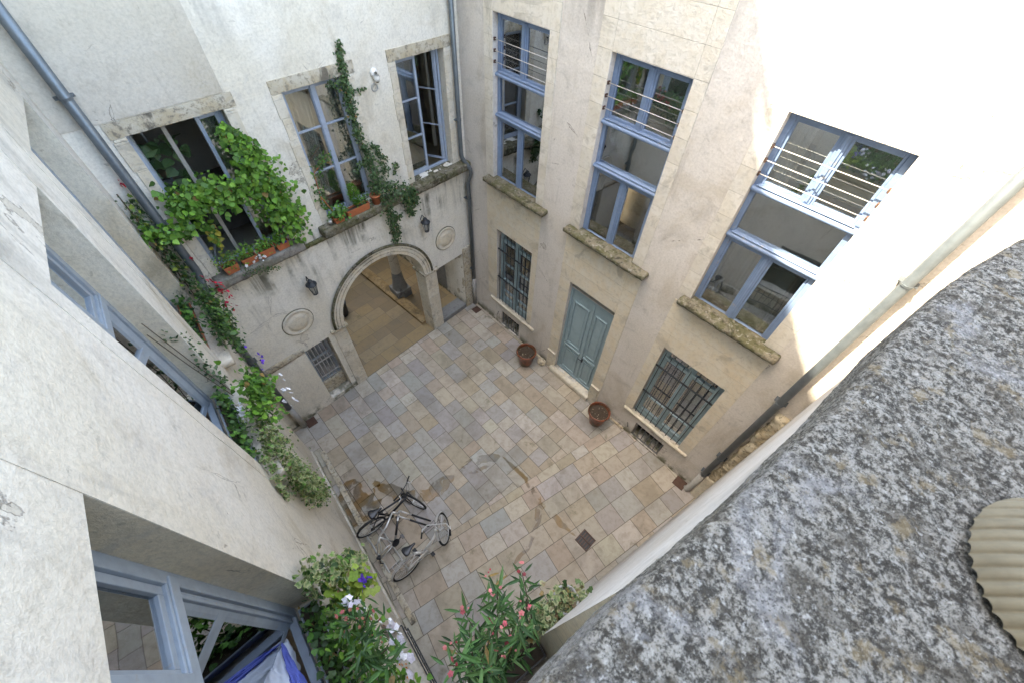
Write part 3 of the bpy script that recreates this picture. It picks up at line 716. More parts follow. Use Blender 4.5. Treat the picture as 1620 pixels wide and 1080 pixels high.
# white inner sill box and railing low down by the left wall
m = MB()
P0, P1 = WL.P(6.3, .95, .08), WL.P(7.6, .95, .08)
for z in (.30, .62, .95): m.tube([WL.P(6.25, z, .09), WL.P(7.6, z, .09)], .012, 6)
for i in range(9): m.tube([WL.P(6.3 + i * .16, .30, .09), WL.P(6.3 + i * .16, .95, .09)], .008, 6)
m.tube([WL.P(6.25, .95, .0), WL.P(6.25, .95, .09)], .01, 6)
tag(m.obj('railing', 'iron'), 'low black iron railing fixed in front of the bottom window of the left house', 'railing')

# =============================================================== R : the terrace house under the camera
hr = thing('house', (9.6, -3, 0), 'plain white plastered wall running down under the grey stone coping', 'building')
holesR = [(5.50, 6.95, 4.95, 9.22, .35, .0)]
m = facade(WR, -.1, 7.4, 9.44, holesR)
collar(m, WR, 5.50, 6.95, 4.95, 9.22, .5, -.35)
m.obj('wall', 'plaster_right', hr, recalc=False)
MB().add([WR.P(5.502, 4.95, -.001), WR.P(5.502, 4.95, -.35), WR.P(5.502, 9.22, -.35), WR.P(5.502, 9.22, -.001)], [(0, 1, 2, 3)]).obj('reveal', 'reveal_tan', hr, recalc=False)
room(WR, 4.3, 7.3, 4.4, 9.28, -.36, -3).obj('room', 'interior', hr, recalc=False)
m = MB(); frame(m, WR, 5.50, 6.95, 4.97, 9.2, -.35, -.28, .07); m.wb(WR, 5.57, 6.88, 6.9, 7.0, -.35, -.27)
f = m.obj('window', 'grey_blue_paint', hr, bevel=.005); pane(WR, 5.57, 6.88, 5.04, 6.9, -.32, f)
MB().rough(WR, 4.88, 7.0, 4.84, 4.97, -.35, .10, .06, .006, 4, 4., .012).obj('sill', 'limestone', hr, smooth=True)
# terrace floor behind the coping
m = MB().add([WR.P(-.1, 9.30, .0), WR.P(9, 9.30, .0), WR.P(9, 9.30, -8), WR.P(-.1, 9.30, -8)], [(0, 1, 2, 3)]); m.obj('terrace', 'limestone', hr, recalc=False)

# coping: outline follows the worn edge
outl = [(7.885, -6.6), (7.89, -5.87), (7.90, -5.75), (7.94, -5.51), (7.97, -5.26), (7.99, -5.01), (8.01, -4.87), (8.04, -4.72), (8.08, -4.57), (8.15, -4.44), (8.30, -4.33), (8.6, -4.28), (9.3, -4.28), (9.3, -6.6)]
bm = bmesh.new(); n_r = 520; n_c = 260
# gridded top following the edge
def edge_x(y):
    pts = outl[:10]
    for (x0, y0), (x1, y1) in zip(pts, pts[1:]):
        if y0 <= y <= y1: return x0 + (x1 - x0) * (y - y0) / (y1 - y0)
    return pts[-1][0] + (y - pts[-1][1]) * .9
g = {}
for i in range(n_r + 1):
    y = -6.6 + (6.6 - 4.40) * i / n_r
    for j in range(n_c + 1):
        t = j / n_c; d = -.06 + 1.0 * t ** 1.25
        rad = .018; x = edge_x(y) + .003
        if d < 0: px_, pz = x - .0 + 0, 9.5 - rad + d * 2.2     # vertical drop at the face
        elif d < rad: an = math.acos(1 - d / rad); px_, pz = x + d, 9.5 - rad + rad * math.sin(an)
        else: px_, pz = x + d, 9.5
        pz -= .005
        fall = max(0, y + 4.55); pz -= fall * fall * 3
        v = Vector((px_, y, pz)); nn = noise.fractal(v * 9, .9, 2.0, 3) * .0040 + noise.fractal(v * 60, .7, 2.0, 4) * .0034
        v += Vector((-.4 if d < rad else 0, 0, 1)) * nn
        g[i, j] = bm.verts.new(v)
for i in range(n_r):
    for j in range(n_c): bm.faces.new((g[i, j], g[i, j + 1], g[i + 1, j + 1], g[i + 1, j]))
me = bpy.data.meshes.new('coping'); bm.to_mesh(me); bm.free(); me.materials.append(MAT['coping']); me.polygons.foreach_set('use_smooth', [True] * len(me.polygons))
o = bpy.data.objects.new('stone_coping', me); COL.objects.link(o)
tag(o, 'massive rough grey lichen covered coping stone filling the lower right foreground', 'coping')
# ribbed round clay foot lying on the coping
m = MB(); vs = []; fs = []; cx, cy, rr = 8.268, -5.372, .128; NS = 64; NR = 40
for i in range(NR + 1):
    for j in range(NR + 1):
        u, v_ = 2 * i / NR - 1, 2 * j / NR - 1
        X = u * math.sqrt(1 - v_ * v_ / 2); Y = v_ * math.sqrt(1 - u * u / 2); rr_ = math.hypot(X, Y)
        cx_, cy_ = X * rr, Y * rr * .86
        h = .030 * (1 - rr_ ** 6) + .004
        vs.append((cx_, cy_, h))
# finer ribs: denser mesh along one axis
vs = []; fs = []; NA, NB_ = 180, 24
for i in range(NA + 1):
    v_ = 2 * i / NA - 1; half = math.sqrt(max(0, 1 - v_ * v_))
    for j in range(NB_ + 1):
        u = (2 * j / NB_ - 1) * half; r2 = math.hypot(u, v_)
        h = 9.497 + .030 * (1 - r2 ** 6) + .0062 * abs(math.sin(v_ * 3.14159 * 8.5)) ** .6
        xx, yy = u * rr, v_ * rr * .95; an = R(40)
        vs.append((cx + xx * math.cos(an) - yy * math.sin(an), cy + xx * math.sin(an) + yy * math.cos(an), h))
for i in range(NA):
    for j in range(NB_): q = i * (NB_ + 1) + j; fs.append((q, q + 1, q + NB_ + 2, q + NB_ + 1))
m.add(vs, fs); o = m.obj('pot_foot', 'clay_disc', smooth=True, recalc=False)
tag(o, 'round ribbed beige clay disc lying on the grey coping at the right edge', 'clay disc')

# stone corner block beside the right drainpipe
m = MB().rough(WB, 8.56, 8.80, -.05, 1.05, -.02, .16, .05, .01, 4, 4., .02)
o = m.obj('quoin_block', 'limestone', None, smooth=True); tag(o, 'smooth pale stone block at the foot of the right drainpipe', 'stone block')
m = MB().rough(WB, 8.60, 8.86, 1.05, 3.9, -.05, .14, .05, .05, 5, 7., .03)
o = m.obj('rubble_pillar', 'rough_stone', None, smooth=True); tag(o, 'rough ochre rubble stone pillar in the corner behind the right drainpipe', 'stone pillar')

# =============================================================== ground
gsh = MB().box(-60, 70, -70, 60, -.5, -.030).obj('ground', 'grout'); tag(gsh, kind='structure')
m = MB().add([(-.2, 1, -.004), (9.5, 1, -.004), (9.5, -8, -.004), (-.2, -8, -.004)], [(0, 1, 2, 3)]); tag(m.obj('paving_bed', 'grout', recalc=False), kind='structure')
PAL = [((.45, .385, .30), 5), ((.42, .35, .26), 3), ((.47, .42, .35), 4), ((.36, .35, .335), 4), ((.40, .385, .365), 3), ((.50, .46, .40), 2), ((.42, .34, .25), 2), ((.33, .325, .325), 1)]
pool = [c for c, k in PAL for _ in range(k)]
def clip(poly, n, d):
    out = []
    for i in range(len(poly)):
        a_, b_ = poly[i], poly[(i + 1) % len(poly)]; da, db = a_[0] * n[0] + a_[1] * n[1] - d, b_[0] * n[0] + b_[1] * n[1] - d
        if da <= 0: out.append(a_)
        if da * db < 0: t = da / (da - db); out.append((a_[0] + (b_[0] - a_[0]) * t, a_[1] + (b_[1] - a_[1]) * t))
    return out
pm = MB(); pm.c = []
rt = random.Random(11)
def tiles(org, yaw, planes, pitch, wr, ext, vertical):
    ca, sa = math.cos(yaw), math.sin(yaw)
    r0 = -ext
    while r0 < ext:
        h = pitch * rt.choice((.86, 1, 1, 1.12)); c0 = -ext + rt.uniform(0, .5)
        while c0 < ext:
            w_ = rt.uniform(*wr); gp = .0065
            rc = [(c0 + gp, r0 + gp), (c0 + w_ - gp, r0 + gp), (c0 + w_ - gp, r0 + h - gp), (c0 + gp, r0 + h - gp)]
            if vertical: rc = [(y, x) for x, y in rc][::-1]
            P = [(org[0] + x * ca - y * sa, org[1] + x * sa + y * ca) for x, y in rc]
            for n_, d_ in planes:
                if len(P) > 2: P = clip(P, n_, d_)
            if len(P) > 2:
                z = rt.uniform(.0, .0035); col = rt.choice(pool); k = rt.uniform(.80, .97); col = tuple((v * .78 + w_0 * .22) * k * rt.uniform(.97, 1.03) for v, w_0 in zip(col, (.42, .375, .31)))
                tx, ty = rt.uniform(-.003, .003), rt.uniform(-.003, .003)
                cx_ = sum(p[0] for p in P) / len(P); cy_ = sum(p[1] for p in P) / len(P)
                top = [(x, y, z + tx * (x - cx_) + ty * (y - cy_)) for x, y in P]; bot = [(x, y, -.02) for x, y in P]; kk = len(P)
                pm.add(top + bot, [tuple(range(kk))] + [(i, kk + i, kk + (i + 1) % kk, (i + 1) % kk) for i in range(kk)])
                pm.c += [(*col, 1)] * (2 * kk)
            c0 += w_
        r0 += h
seam_n = (math.cos(R(-9)), math.sin(R(-9))); seam_d = 5.62 * seam_n[0] + -3.3 * seam_n[1]
bound = [((0, 1), .10), ((0, -1), 7.8), ((1, 0), 9.1)]
an = WA.n; bound_a = ((-an.x, -an.y), -.02)
tiles((0, 0), 0., bound + [bound_a, (seam_n, seam_d - .004)], .40, (.30, .72), 10, False)
tiles((5.6, -3.3), R(-10.5), bound + [((-seam_n[0], -seam_n[1]), -seam_d - .004)], .47, (.42, .66), 10, True)
o = pm.obj('paving', 'paving', recalc=False); tag(o, kind='structure')
# porch slabs
pm = MB(); pm.c = []
pool_p = [(.33, .24, .125), (.30, .215, .115), (.27, .20, .12), (.33, .25, .145), (.25, .185, .11)]
r0 = 0.
while r0 < 4.4:
    h = rt.uniform(.34, .52); c0 = .3 - rt.uniform(0, .5)
    while c0 < 4.75:
        w_ = rt.uniform(.4, .85); P = [WA.P(min(max(c0 + .005, .3), 4.75), rt.uniform(-.001, .002), -r0 - .005), WA.P(min(c0 + w_ - .005, 4.75), 0, -r0 - .005), WA.P(min(c0 + w_ - .005, 4.75), 0, -r0 - h + .005), WA.P(min(max(c0 + .005, .3), 4.75), 0, -r0 - h + .005)]
        col = tuple(v * .85 for v in rt.choice(pool_p)); pm.add(P, [(0, 1, 2, 3)]); pm.c += [(*col, 1)] * 4; c0 += w_
    r0 += h
MB().add([WA.P(.2, -.006, .05), WA.P(4.8, -.006, .05), WA.P(4.8, -.006, -4.4), WA.P(.2, -.006, -4.4)], [(0, 1, 2, 3)]).obj('porch_bed', 'grout', recalc=False)['kind'] = 'structure'
tag(pm.obj('porch_paving', 'paving', recalc=False), kind='structure')
# gutter kerb along the left wall
m = MB()
s_ = 1.6
while s_ < 6.1:
    l = rt.uniform(.25, .5); m.wb(WL, s_ + .004, s_ + l - .004, -.03, .03 + rt.uniform(0, .012), .14, .26); s_ += l
tag(m.obj('gutter_kerb', 'limestone_dirty', bevel=.01), 'line of small curb stones along the foot of the left wall', 'kerb')

# wet patches: thin irregular films
def film(paths, seed):
    m = MB(); z = .0085
    for k, (pts, wd) in enumerate(paths):
        pts = [Vector((x, y, 0)) for x, y in pts]; dense = []
        for a_, b_ in zip(pts, pts[1:]):
            nseg = max(2, int((b_ - a_).length / .05)); dense += [a_.lerp(b_, i / nseg) for i in range(nseg)]
        dense.append(pts[-1]); Lf = []; Rt = []
        for i, p in enumerate(dense):
            t = (dense[min(i + 1, len(dense) - 1)] - dense[max(i - 1, 0)]).normalized(); nrm = Vector((-t.y, t.x, 0))
            u = i / (len(dense) - 1); e = min(1, u * 6, (1 - u) * 6) ** .6
            w1 = wd * 1.35 * e * (.6 + 1.3 * abs(noise.noise(p * 3.1 + Vector((seed + k, 0, 1))))); w2 = wd * 1.35 * e * (.6 + 1.3 * abs(noise.noise(p * 3.4 + Vector((0, seed + k, 5)))))
            Lf.append(p + nrm * w1 + Vector((0, 0, z + k * .0006))); Rt.append(p - nrm * w2 + Vector((0, 0, z + k * .0006)))
        kk = len(dense); m.add(Lf + Rt, [(i, i + 1, kk + i + 1, kk + i) for i in range(kk - 1)])
    return m.obj('puddle', 'wet', recalc=False)
tag(film([([(2.7, -6.25), (3.2, -6.3), (3.9, -6.2)], .26), ([(3.3, -5.75), (4.0, -5.35), (4.35, -4.9), (4.35, -4.2)], .15), ([(3.0, -5.86), (3.35, -5.7)], .07)], 1.), 'brown wet patch spreading over the paving by the bicycles', 'puddle', kind='structure')
tag(film([([(4.30, -3.95), (4.5, -3.4), (4.75, -3.0)], .10), ([(4.78, -2.98), (5.6, -2.93), (6.3, -3.1), (7.35, -3.0)], .055), ([(4.55, -3.9), (4.75, -3.4)], .04)], 3.), 'narrow wet trail leading across the paving to the drain grate', 'puddle', kind='structure')
tag(film([([(6.45, -3.2), (6.75, -3.9), (6.8, -4.5)], .04), ([(6.3, -3.15), (6.5, -3.45)], .05)], 5.), 'small wet crack branching from the drain trail', 'puddle', kind='structure')

# drain grate, manhole covers
gt = thing('drain_grate', (7.53, -2.9, 0), 'square black slotted drain grate sunk in the middle of the paving', 'drain grate')
m = MB(); m.box(7.37, 7.71, -3.07, -2.73, .0045, .007); m.obj('pit_dark', 'black_plastic', gt)  # flat black sheet, its colour stands for the shade under the slats
m = MB()
for i in range(6): m.box(7.37 + i * .0635, 7.393 + i * .0635, -3.07, -2.73, .007, .02)
for y in (-3.07, -2.91, -2.75): m.box(7.37, 7.712, y, y + .022, .008, .021)
m.obj('slats', 'rust', gt)
for (x, y, s_), lb in zip(((8.27, -.13, .28), (.64, -6.16, .26), (.37, -.20, .25)), ('rusty square manhole cover at the foot of the right drainpipe', 'rusty square manhole cover at the foot of the left drainpipe', 'rusty square manhole cover in the corner beside the arch passage')):
    t = thing('manhole_cover', (x, y, 0), lb, 'manhole cover', 'rusty covers at the drainpipe feet')
    h = s_ / 2; MB().box(x - h, x + h, y - h, y + h, .004, .014).obj('lid', 'rust', t, bevel=.003)
    m = MB().tube([Vector((x + h * .62 * math.cos(q / 24 * 6.283), y + h * .62 * math.sin(q / 24 * 6.283), .015)) for q in range(24)], .005, 6, closed=True); m.obj('rim_ring', 'rust', t)

# =============================================================== drainpipes
def pipe(label, paths, r, iron, brackets):
    p0 = iron[0]; t = thing('drainpipe', (p0.x, p0.y, 0), label, 'drainpipe')
    MB().tube(paths, r, 14).obj('zinc_pipe', 'zinc', t, smooth=True)
    MB().tube(iron, r * 1.22, 14).obj('cast_iron_foot', 'cast_iron_grey', t, smooth=True)
    for c, d, nn in brackets:
        m = MB().tube([c - Vector((0, 0, .014)), c + Vector((0, 0, .014))], r * 1.14, 14); m.wb(nn, *d)
        m.obj('bracket', 'zinc', t)
    return t
def bk(W, s_, z, n, r): return (W.P(s_, z, n), (s_ - r * 1.6, s_ + r * 1.6, z - .006, z + .006, -.0, n + .0), W)
rp = .062
pipe('tall grey zinc drainpipe on the right side of the pink house wall', [WB.P(8.49, 11.4, .12), WB.P(8.49, 5, .12), WB.P(8.49, .95, .12)], rp, [WB.P(8.49, .97, .12), WB.P(8.49, .10, .12), WB.P(8.44, .03, .16)],
     [bk(WB, 8.49, z, .12, rp) for z in (1.05, 1.9, 4.2, 6.9, 9.5)])
pipe('slim grey drainpipe with a kink in the corner between arch wall and pink wall', [WA.P(.22, 11.4, .10), WA.P(.22, 5.2, .10), WA.P(.20, 5.12, .11), WA.P(.10, 4.86, .27), WA.P(.09, 4.75, .27), WA.P(.085, 4.6, .20), WA.P(.08, 4.45, .13), WA.P(.07, 1.15, .13)], .05,
     [WA.P(.07, 1.17, .13), WA.P(.08, .05, .13)], [bk(WA, .22, z, .10, .05) for z in (8.2, 6.0)] + [bk(WA, .075, z, .13, .05) for z in (4.0, 1.6)])
pipe('dark drainpipe down the left end of the arch wall behind the geraniums', [WA.P(6.20, 11.4, .13), WA.P(6.20, 5.35, .13), WA.P(6.21, 5.25, .14), WA.P(6.30, 4.98, .30), WA.P(6.32, 4.85, .30), WA.P(6.39, 4.6, .16), WA.P(6.40, 4.4, .14), WA.P(6.40, .98, .14)], rp,
     [WA.P(6.40, 1.0, .14), WA.P(6.37, .06, .14)], [bk(WA, 6.20, z, .13, rp) for z in (7.95, 6.2)] + [bk(WA, 6.40, z, .14, rp) for z in (2.9,)])

# =============================================================== lanterns and security lamp
def lantern(s_, z, label):
    W = WA; c = W.P(s_, z, .20); t = thing('wall_lantern', c, label, 'wall lantern', 'black lanterns either side of the arch')
    m = MB().lathe([(.0, .0), (.055, .0), (.095, .24), (.0, .24)], (0, 0, 0), 6); m.obj('glass_body', 'glass', t, local=True)
    m = MB()
    for k in range(6):
        an = k / 6 * 6.283; m.tube([(.055 * math.cos(an), .055 * math.sin(an), 0), (.095 * math.cos(an), .095 * math.sin(an), .24)], .007, 5)
    m.lathe([(.06, -.02), (.06, .005), (.0, .005)], (0, 0, 0), 6); m.obj('cage', 'iron', t, local=True)
    MB().lathe([(.0, .24), (.115, .24), (.115, .255), (.05, .32), (.05, .345), (.03, .37), (.0, .385)], (0, 0, 0), 12).obj('cap', 'iron', t, local=True, smooth=False)
    q = W.n * -.2; MB().tube([q + Vector((0, 0, .22)), q * .5 + Vector((0, 0, .40)), Vector((0, 0, .36))], .010, 6).obj('bracket', 'iron', t, local=True)
    MB().lathe([(0, .03), (.03, .03), (.03, .12), (0, .12)], (0, 0, 0), 8).obj('bulb', 'white_paint', t, local=True)
lantern(4.66, 3.78, 'black lantern on the wall above the left round medallion')
lantern(1.60, 3.80, 'black lantern on the wall right of the arch below the trailing ivy')
c = WA.P(2.06, 7.30, .0); t = thing('security_lamp', c, 'small white dome lamp on the wall between the two upper windows', 'lamp')
MB().lathe([(.0, .0), (.075, .0), (.08, .03), (.05, .06), (.03, .07)], c, 20, WA.n).obj('base', 'white_paint', t, smooth=True)
m = MB().lathe([(.055, .0), (.06, .05), (.045, .09), (.0, .10)], c + WA.n * .07 + Vector((0, 0, -.03)), 16, (0, 0, -1)); m.obj('shade', 'white_paint', t, smooth=True)
MB().lathe([(.0, .0), (.03, .0), (.035, .04), (0, .06)], c + WA.n * .08 + Vector((0, 0, -.09)), 12, (0, 0, -1)).obj('lens', 'black_plastic', t, smooth=True)
c = WA.P(2.10, 7.07, .012)
m = MB().tube([c + WA.u * (.062 * math.cos(q / 28 * 6.283)) + Vector((0, 0, .062 * math.sin(q / 28 * 6.283))) for q in range(28)], .012, 6, closed=True)
for a0, a1 in ((0, 130), (180, 310)):
    m.tube([c + WA.u * (.03 * math.cos(R(x))) + Vector((0, 0, .03 * math.sin(R(x)))) for x in range(a0, a1, 12)], .005, 5)
t = m.obj('round_plaque', 'white_metal', None, smooth=True); tag(t, 'small round white ring sign just below the white dome lamp', 'sign')

# =============================================================== big glazed pots, rock, bin
def big_pot(x, y, label):
    t = thing('plant_pot', (x, y, 0), label, 'plant pot', 'brown glazed pots by the door')
    MB().lathe([(.0, .005), (.18, .005), (.185, .03), (.215, .22), (.265, .48), (.272, .50), (.295, .505), (.30, .53), (.295, .565), (.275, .575), (.262, .56), (.255, .50), (.25, .49)], (0, 0, 0), 48).obj('body', 'glazed_pot', t, local=True, smooth=True)
    m = MB(); vs = []; fs = []; nr, na = 8, 32
    for i in range(nr + 1):
        for j in range(na):
            r_ = .257 * i / nr; an = j / na * 6.283; p = Vector((r_ * math.cos(an), r_ * math.sin(an), .47))
            p.z += noise.fractal(p * 14 + Vector((x, 0, 0)), .8, 2, 4) * .035; vs.append(p)
    for i in range(nr):
        for j in range(na): fs.append((i * na + j, i * na + (j + 1) % na, (i + 1) * na + (j + 1) % na, (i + 1) * na + j))
    m.add(vs, fs); m.obj('soil', 'soil', t, local=True, smooth=True)
    m = MB()
    for k in range(16):
        r_ = .22 * math.sqrt(rt.random()); an = rt.uniform(0, 6.28); s_ = rt.uniform(.004, .011); p = (r_ * math.cos(an), r_ * math.sin(an), .495)
        m.box(-s_, s_, -s_ * .7, s_ * .7, -s_ * .4, s_ * .4, Matrix.Translation(p) @ Matrix.Rotation(rt.uniform(0, 3), 4, 'Z') @ Matrix.Rotation(rt.uniform(-.5, .5), 4, 'X'))
    tag(m.obj('pebbles', 'limestone_dirty', t, local=True), kind='stuff')
big_pot(3.02, -.46, 'brown glazed pot of bare soil left of the blue door')
big_pot(5.74, -.39, 'brown glazed pot of bare soil right of the blue door')
bm = bmesh.new(); bmesh.ops.create_icosphere(bm, subdivisions=4, radius=.14)
for v in bm.verts:
    d = noise.fractal(v.co * 7, .9, 2, 4); v.co = Vector((v.co.x * 1.0, v.co.y * .75, v.co.z * .7)) * (1 + .35 * d); v.co += Vector((3.36, -.12, .09))
me = bpy.data.meshes.new('boulder'); bm.to_mesh(me); bm.free(); me.materials.append(MAT['rough_stone']); o = bpy.data.objects.new('boulder', me); COL.objects.link(o)
tag(o, 'small weathered stone on the ground between the left glazed pot and the door', 'stone')
t = thing('waste_bin', (-2.35, -3.62, 0), 'black bin standing in the shade inside the porch', 'bin')
MB().lathe([(0, .0), (.17, .0), (.20, .5), (.0, .5)], (-2.35, -3.62, 0), 20).obj('body', 'black_plastic', t); MB().lathe([(0, .5), (.215, .5), (.21, .54), (.0, .60)], (-2.35, -3.62, 0), 20).obj('lid', 'black_plastic', t)
m = MB().tube([(-2.05, -3.72, .005), (-2.15, -3.69, .6), (-2.62, -3.55, 1.25)], .012, 6); tag(m.obj('broom_stick', 'white_metal'), 'thin white stick leaning against the wall beside the black porch bin', 'stick')

# =============================================================== bicycles
def wheel(t, cx, cz, r, steer=None, fender=None, name='wheel', tyre='rubber', px=0., lean=0.):
    """wheel in the local xz plane at x=cx; steer=(pivot_x, angle)"""
    def T(v):
        v = Vector(v)
        if lean: c0 = Vector((cx, 0, cz)); v = c0 + Matrix.Rotation(lean, 3, 'X') @ (v - c0)
        if steer: p = Vector((steer[0], 0, 0)); v = p + Matrix.Rotation(steer[1], 3, 'Z') @ (v - p)
        return v
    ring = lambda rr, k=40: [T((cx + rr * math.cos(i / k * 6.28318), 0, cz + rr * math.sin(i / k * 6.28318))) for i in range(k)]
    w_ = MB().tube(ring(r - .022), .024, 8, closed=True).obj(name, tyre, t, local=True, smooth=True)
    MB().tube(ring(r - .042), .010, 6, closed=True).obj('rim', 'silver', w_, local=True, smooth=True)
    m = MB()
    for k in range(28):
        an = k / 28 * 6.283; y = .03 * (1 if k % 2 else -1)
        m.tube([T((cx + .018 * math.cos(an + .8), y, cz + .018 * math.sin(an + .8))), T((cx + (r - .045) * math.cos(an), 0, cz + (r - .045) * math.sin(an)))], .0016, 4, cap=False)
    m.tube([T((cx, -.05, cz)), T((cx, .05, cz))], .018, 10)
    m.obj('spokes', 'silver', w_, local=True)
    if fender:
        a0, a1, mt = fender; m = MB(); k = 18; vs = []; fs = []
        for i in range(k + 1):
            an = R(a0 + (a1 - a0) * i / k)
            for y, dr in ((-.03, -.012), (-.018, .004), (0, .01), (.018, .004), (.03, -.012)): vs.append(T((cx + (r + .012 + dr) * math.cos(an), y, cz + (r + .012 + dr) * math.sin(an))))
        for i in range(k):
            for j in range(4): fs.append((i * 5 + j, i * 5 + j + 1, (i + 1) * 5 + j + 1, (i + 1) * 5 + j))
        m.add(vs, fs); m.obj('mudguard', mt, t, local=True, smooth=True, recalc=False)
def saddle_mesh(x, z, t, lift=0, mat='bike_black'):
    m = MB(); vs = []; fs = []; k = 14
    prof = [(-.14, .03), (-.13, .085), (-.09, .105), (-.04, .095), (.0, .068), (.05, .042), (.10, .030), (.14, .024), (.155, .01)]
    rows = []
    for px_, hw in prof:
        row = []
        for j in range(k):
            an = math.pi * 2 * j / k; row.append(Vector((x + px_, hw * math.cos(an), z + .026 * math.sin(an) * (1 if math.sin(an) > 0 else .8) + (.012 if px_ < -.08 else 0))))
        rows.append(row)
    for r_ in rows: vs += r_
    for i in range(len(rows) - 1):
        for j in range(k): fs.append((i * k + j, i * k + (j + 1) % k, (i + 1) * k + (j + 1) % k, (i + 1) * k + j))
    fs += [tuple(range(k)), tuple((len(rows) - 1) * k + j for j in range(k))]
    return m.add(vs, fs).obj('saddle', mat, t, local=True, smooth=True)
def bicycle(loc, yaw, lean, label, rear_x, front_x, r, steer, kind, flean=0.):
    t = thing('bicycle', loc, label, 'bicycle', 'bicycles parked by the left wall', rot=(lean, 0, yaw))
    t.rotation_mode = 'XYZ'
    hx = front_x - .16; st = (hx + .08, steer)
    frm = {'mtb': 'bike_black', 'city': 'white_paint'}[kind]
    def T(v): v = Vector(v); p = Vector((st[0], 0, 0)); return p + Matrix.Rotation(st[1], 3, 'Z') @ (v - p)
    fen = {'mtb': (60, 130, 'black_plastic'), 'city': (15, 200, 'white_metal')}[kind]
    wheel(t, rear_x, r, r, None, fen); wheel(t, front_x, r, r, st, {'mtb': None, 'city': (-10, 150, 'white_metal')}[kind], lean=flean)
    bbx, bbz = rear_x + .43, .29; F = MB()
    F_head = (hx - .02, 0, .80 if kind == 'mtb' else .72); F_low = (hx + .02, 0, .64 if kind == 'mtb' else .58); seat = (bbx - .16, 0, .80 if kind == 'mtb' else .62)
    F.tube([F_head, F_low], .029, 10)
    if kind == 'mtb':
        F.tube([seat, (F_head[0], 0, F_head[2] - .03)], .022, 10); F.tube([(bbx, 0, bbz), F_low], .028, 10)
    else:
        F.tube([(F_low[0], 0, F_low[2] + .06), (bbx + .28, 0, .44), (bbx + .0, 0, bbz + .02)], .028, 10); F.tube([F_low, (bbx + .22, 0, .36), (bbx, 0, bbz)], .022, 10)
    F.tube([(bbx, 0, bbz), seat], .022, 10)
    for s_ in (-1, 1):
        F.tube([(bbx, s_ * .03, bbz), (rear_x, s_ * .06, r)], .013, 8); F.tube([(seat[0], s_ * .02, seat[2] - .02), (rear_x, s_ * .06, r)], .012, 8)
    F.obj('frame', frm, t, local=True, smooth=True)
    if kind == 'mtb':
        MB().tube([Vector(seat).lerp(Vector(F_head), .25) + Vector((0, 0, -.01)), Vector(seat).lerp(Vector(F_head), .95) + Vector((0, 0, -.03))], .0195, 10).obj('top_tube_sleeve', 'bike_blue', t, local=True, smooth=True)
    m = MB()
    for s_ in (-1, 1): m.tube([T((hx + .02, s_ * .05, .66)), T((front_x - .03, s_ * .055, r + .1)), T((front_x, s_ * .055, r))], .013, 8)
    m.tube([T((hx + .02, -.06, .66)), T((hx + .02, .06, .66))], .016, 8); m.obj('fork', 'silver' if kind == 'city' else 'bike_black', t, local=True, smooth=True)
    hz = 1.0; m = MB(); m.tube([T((hx - .02, 0, .72)), T((hx - .045, 0, hz - .02))], .014, 8)
    if kind == 'mtb': bar = [T((hx - .03, -.29, hz + .01)), T((hx + .01, -.1, hz)), T((hx + .01, .1, hz)), T((hx - .03, .29, hz + .01))]
    else: bar = [T((hx - .22, -.30, hz - .02)), T((hx - .08, -.29, hz)), T((hx + .02, -.20, hz)), T((hx + .02, 0, hz)), T((hx + .02, .20, hz)), T((hx - .08, .29, hz)), T((hx - .22, .30, hz - .02))]
    m.tube(bar, .011, 8); hb_ = m.obj('handlebar', 'silver' if kind == 'city' else 'bike_black', t, local=True, smooth=True)
    for e0, e1 in ((bar[0], bar[1]), (bar[-1], bar[-2])):
        d = (e1 - e0).normalized(); MB().tube([e0 - d * .01, e0 + d * .11], .018, 8).obj('grip', 'rubber', hb_, local=True, smooth=True)
        MB().tube([e0 + d * .14, e0 + d * .10 + T((.09, 0, 0)) - T((0, 0, 0)) + Vector((0, 0, -.02)), e0 + d * .02 + T((.10, 0, 0)) - T((0, 0, 0)) + Vector((0, 0, -.03))], .006, 6).obj('brake_lever', 'silver', hb_, local=True)
    m = MB()
    for s_ in (-1, 1): m.tube([e1.lerp(e0, .5), T((hx + .12, s_ * .06, hz - .02)), T((hx + .06, s_ * .04, .75))], .004, 5)
    m.obj('cable', 'rubber', hb_, local=True)
    m = MB().tube([seat, (seat[0] - .04, 0, .93)], .013, 8); m.obj('seat_post', 'silver', t, local=True, smooth=True)
    saddle_mesh(seat[0] - .03, .96, t)
    m = MB().lathe([(.0, -.004), (.085, -.004), (.085, .004), (.0, .004)], (bbx, -.055, bbz), 24, (0, 1, 0))
    m.tube([(bbx, -.07, bbz), (bbx + .12, -.075, bbz - .12)], .010, 6); m.tube([(bbx, .07, bbz), (bbx - .12, .075, bbz + .12)], .010, 6)
    m.lathe([(.0, -.02), (.045, -.02), (.03, .02), (.0, .02)], (rear_x, -.05, r), 16, (0, 1, 0))
    m.tube([(bbx, -.055, bbz + .085), (rear_x, -.05, r + .04)], .005, 5); m.tube([(bbx, -.055, bbz - .085), (rear_x + .02, -.05, r - .04)], .005, 5)
    cr_ = m.obj('crankset', 'bike_black' if kind == 'mtb' else 'silver', t, local=True)
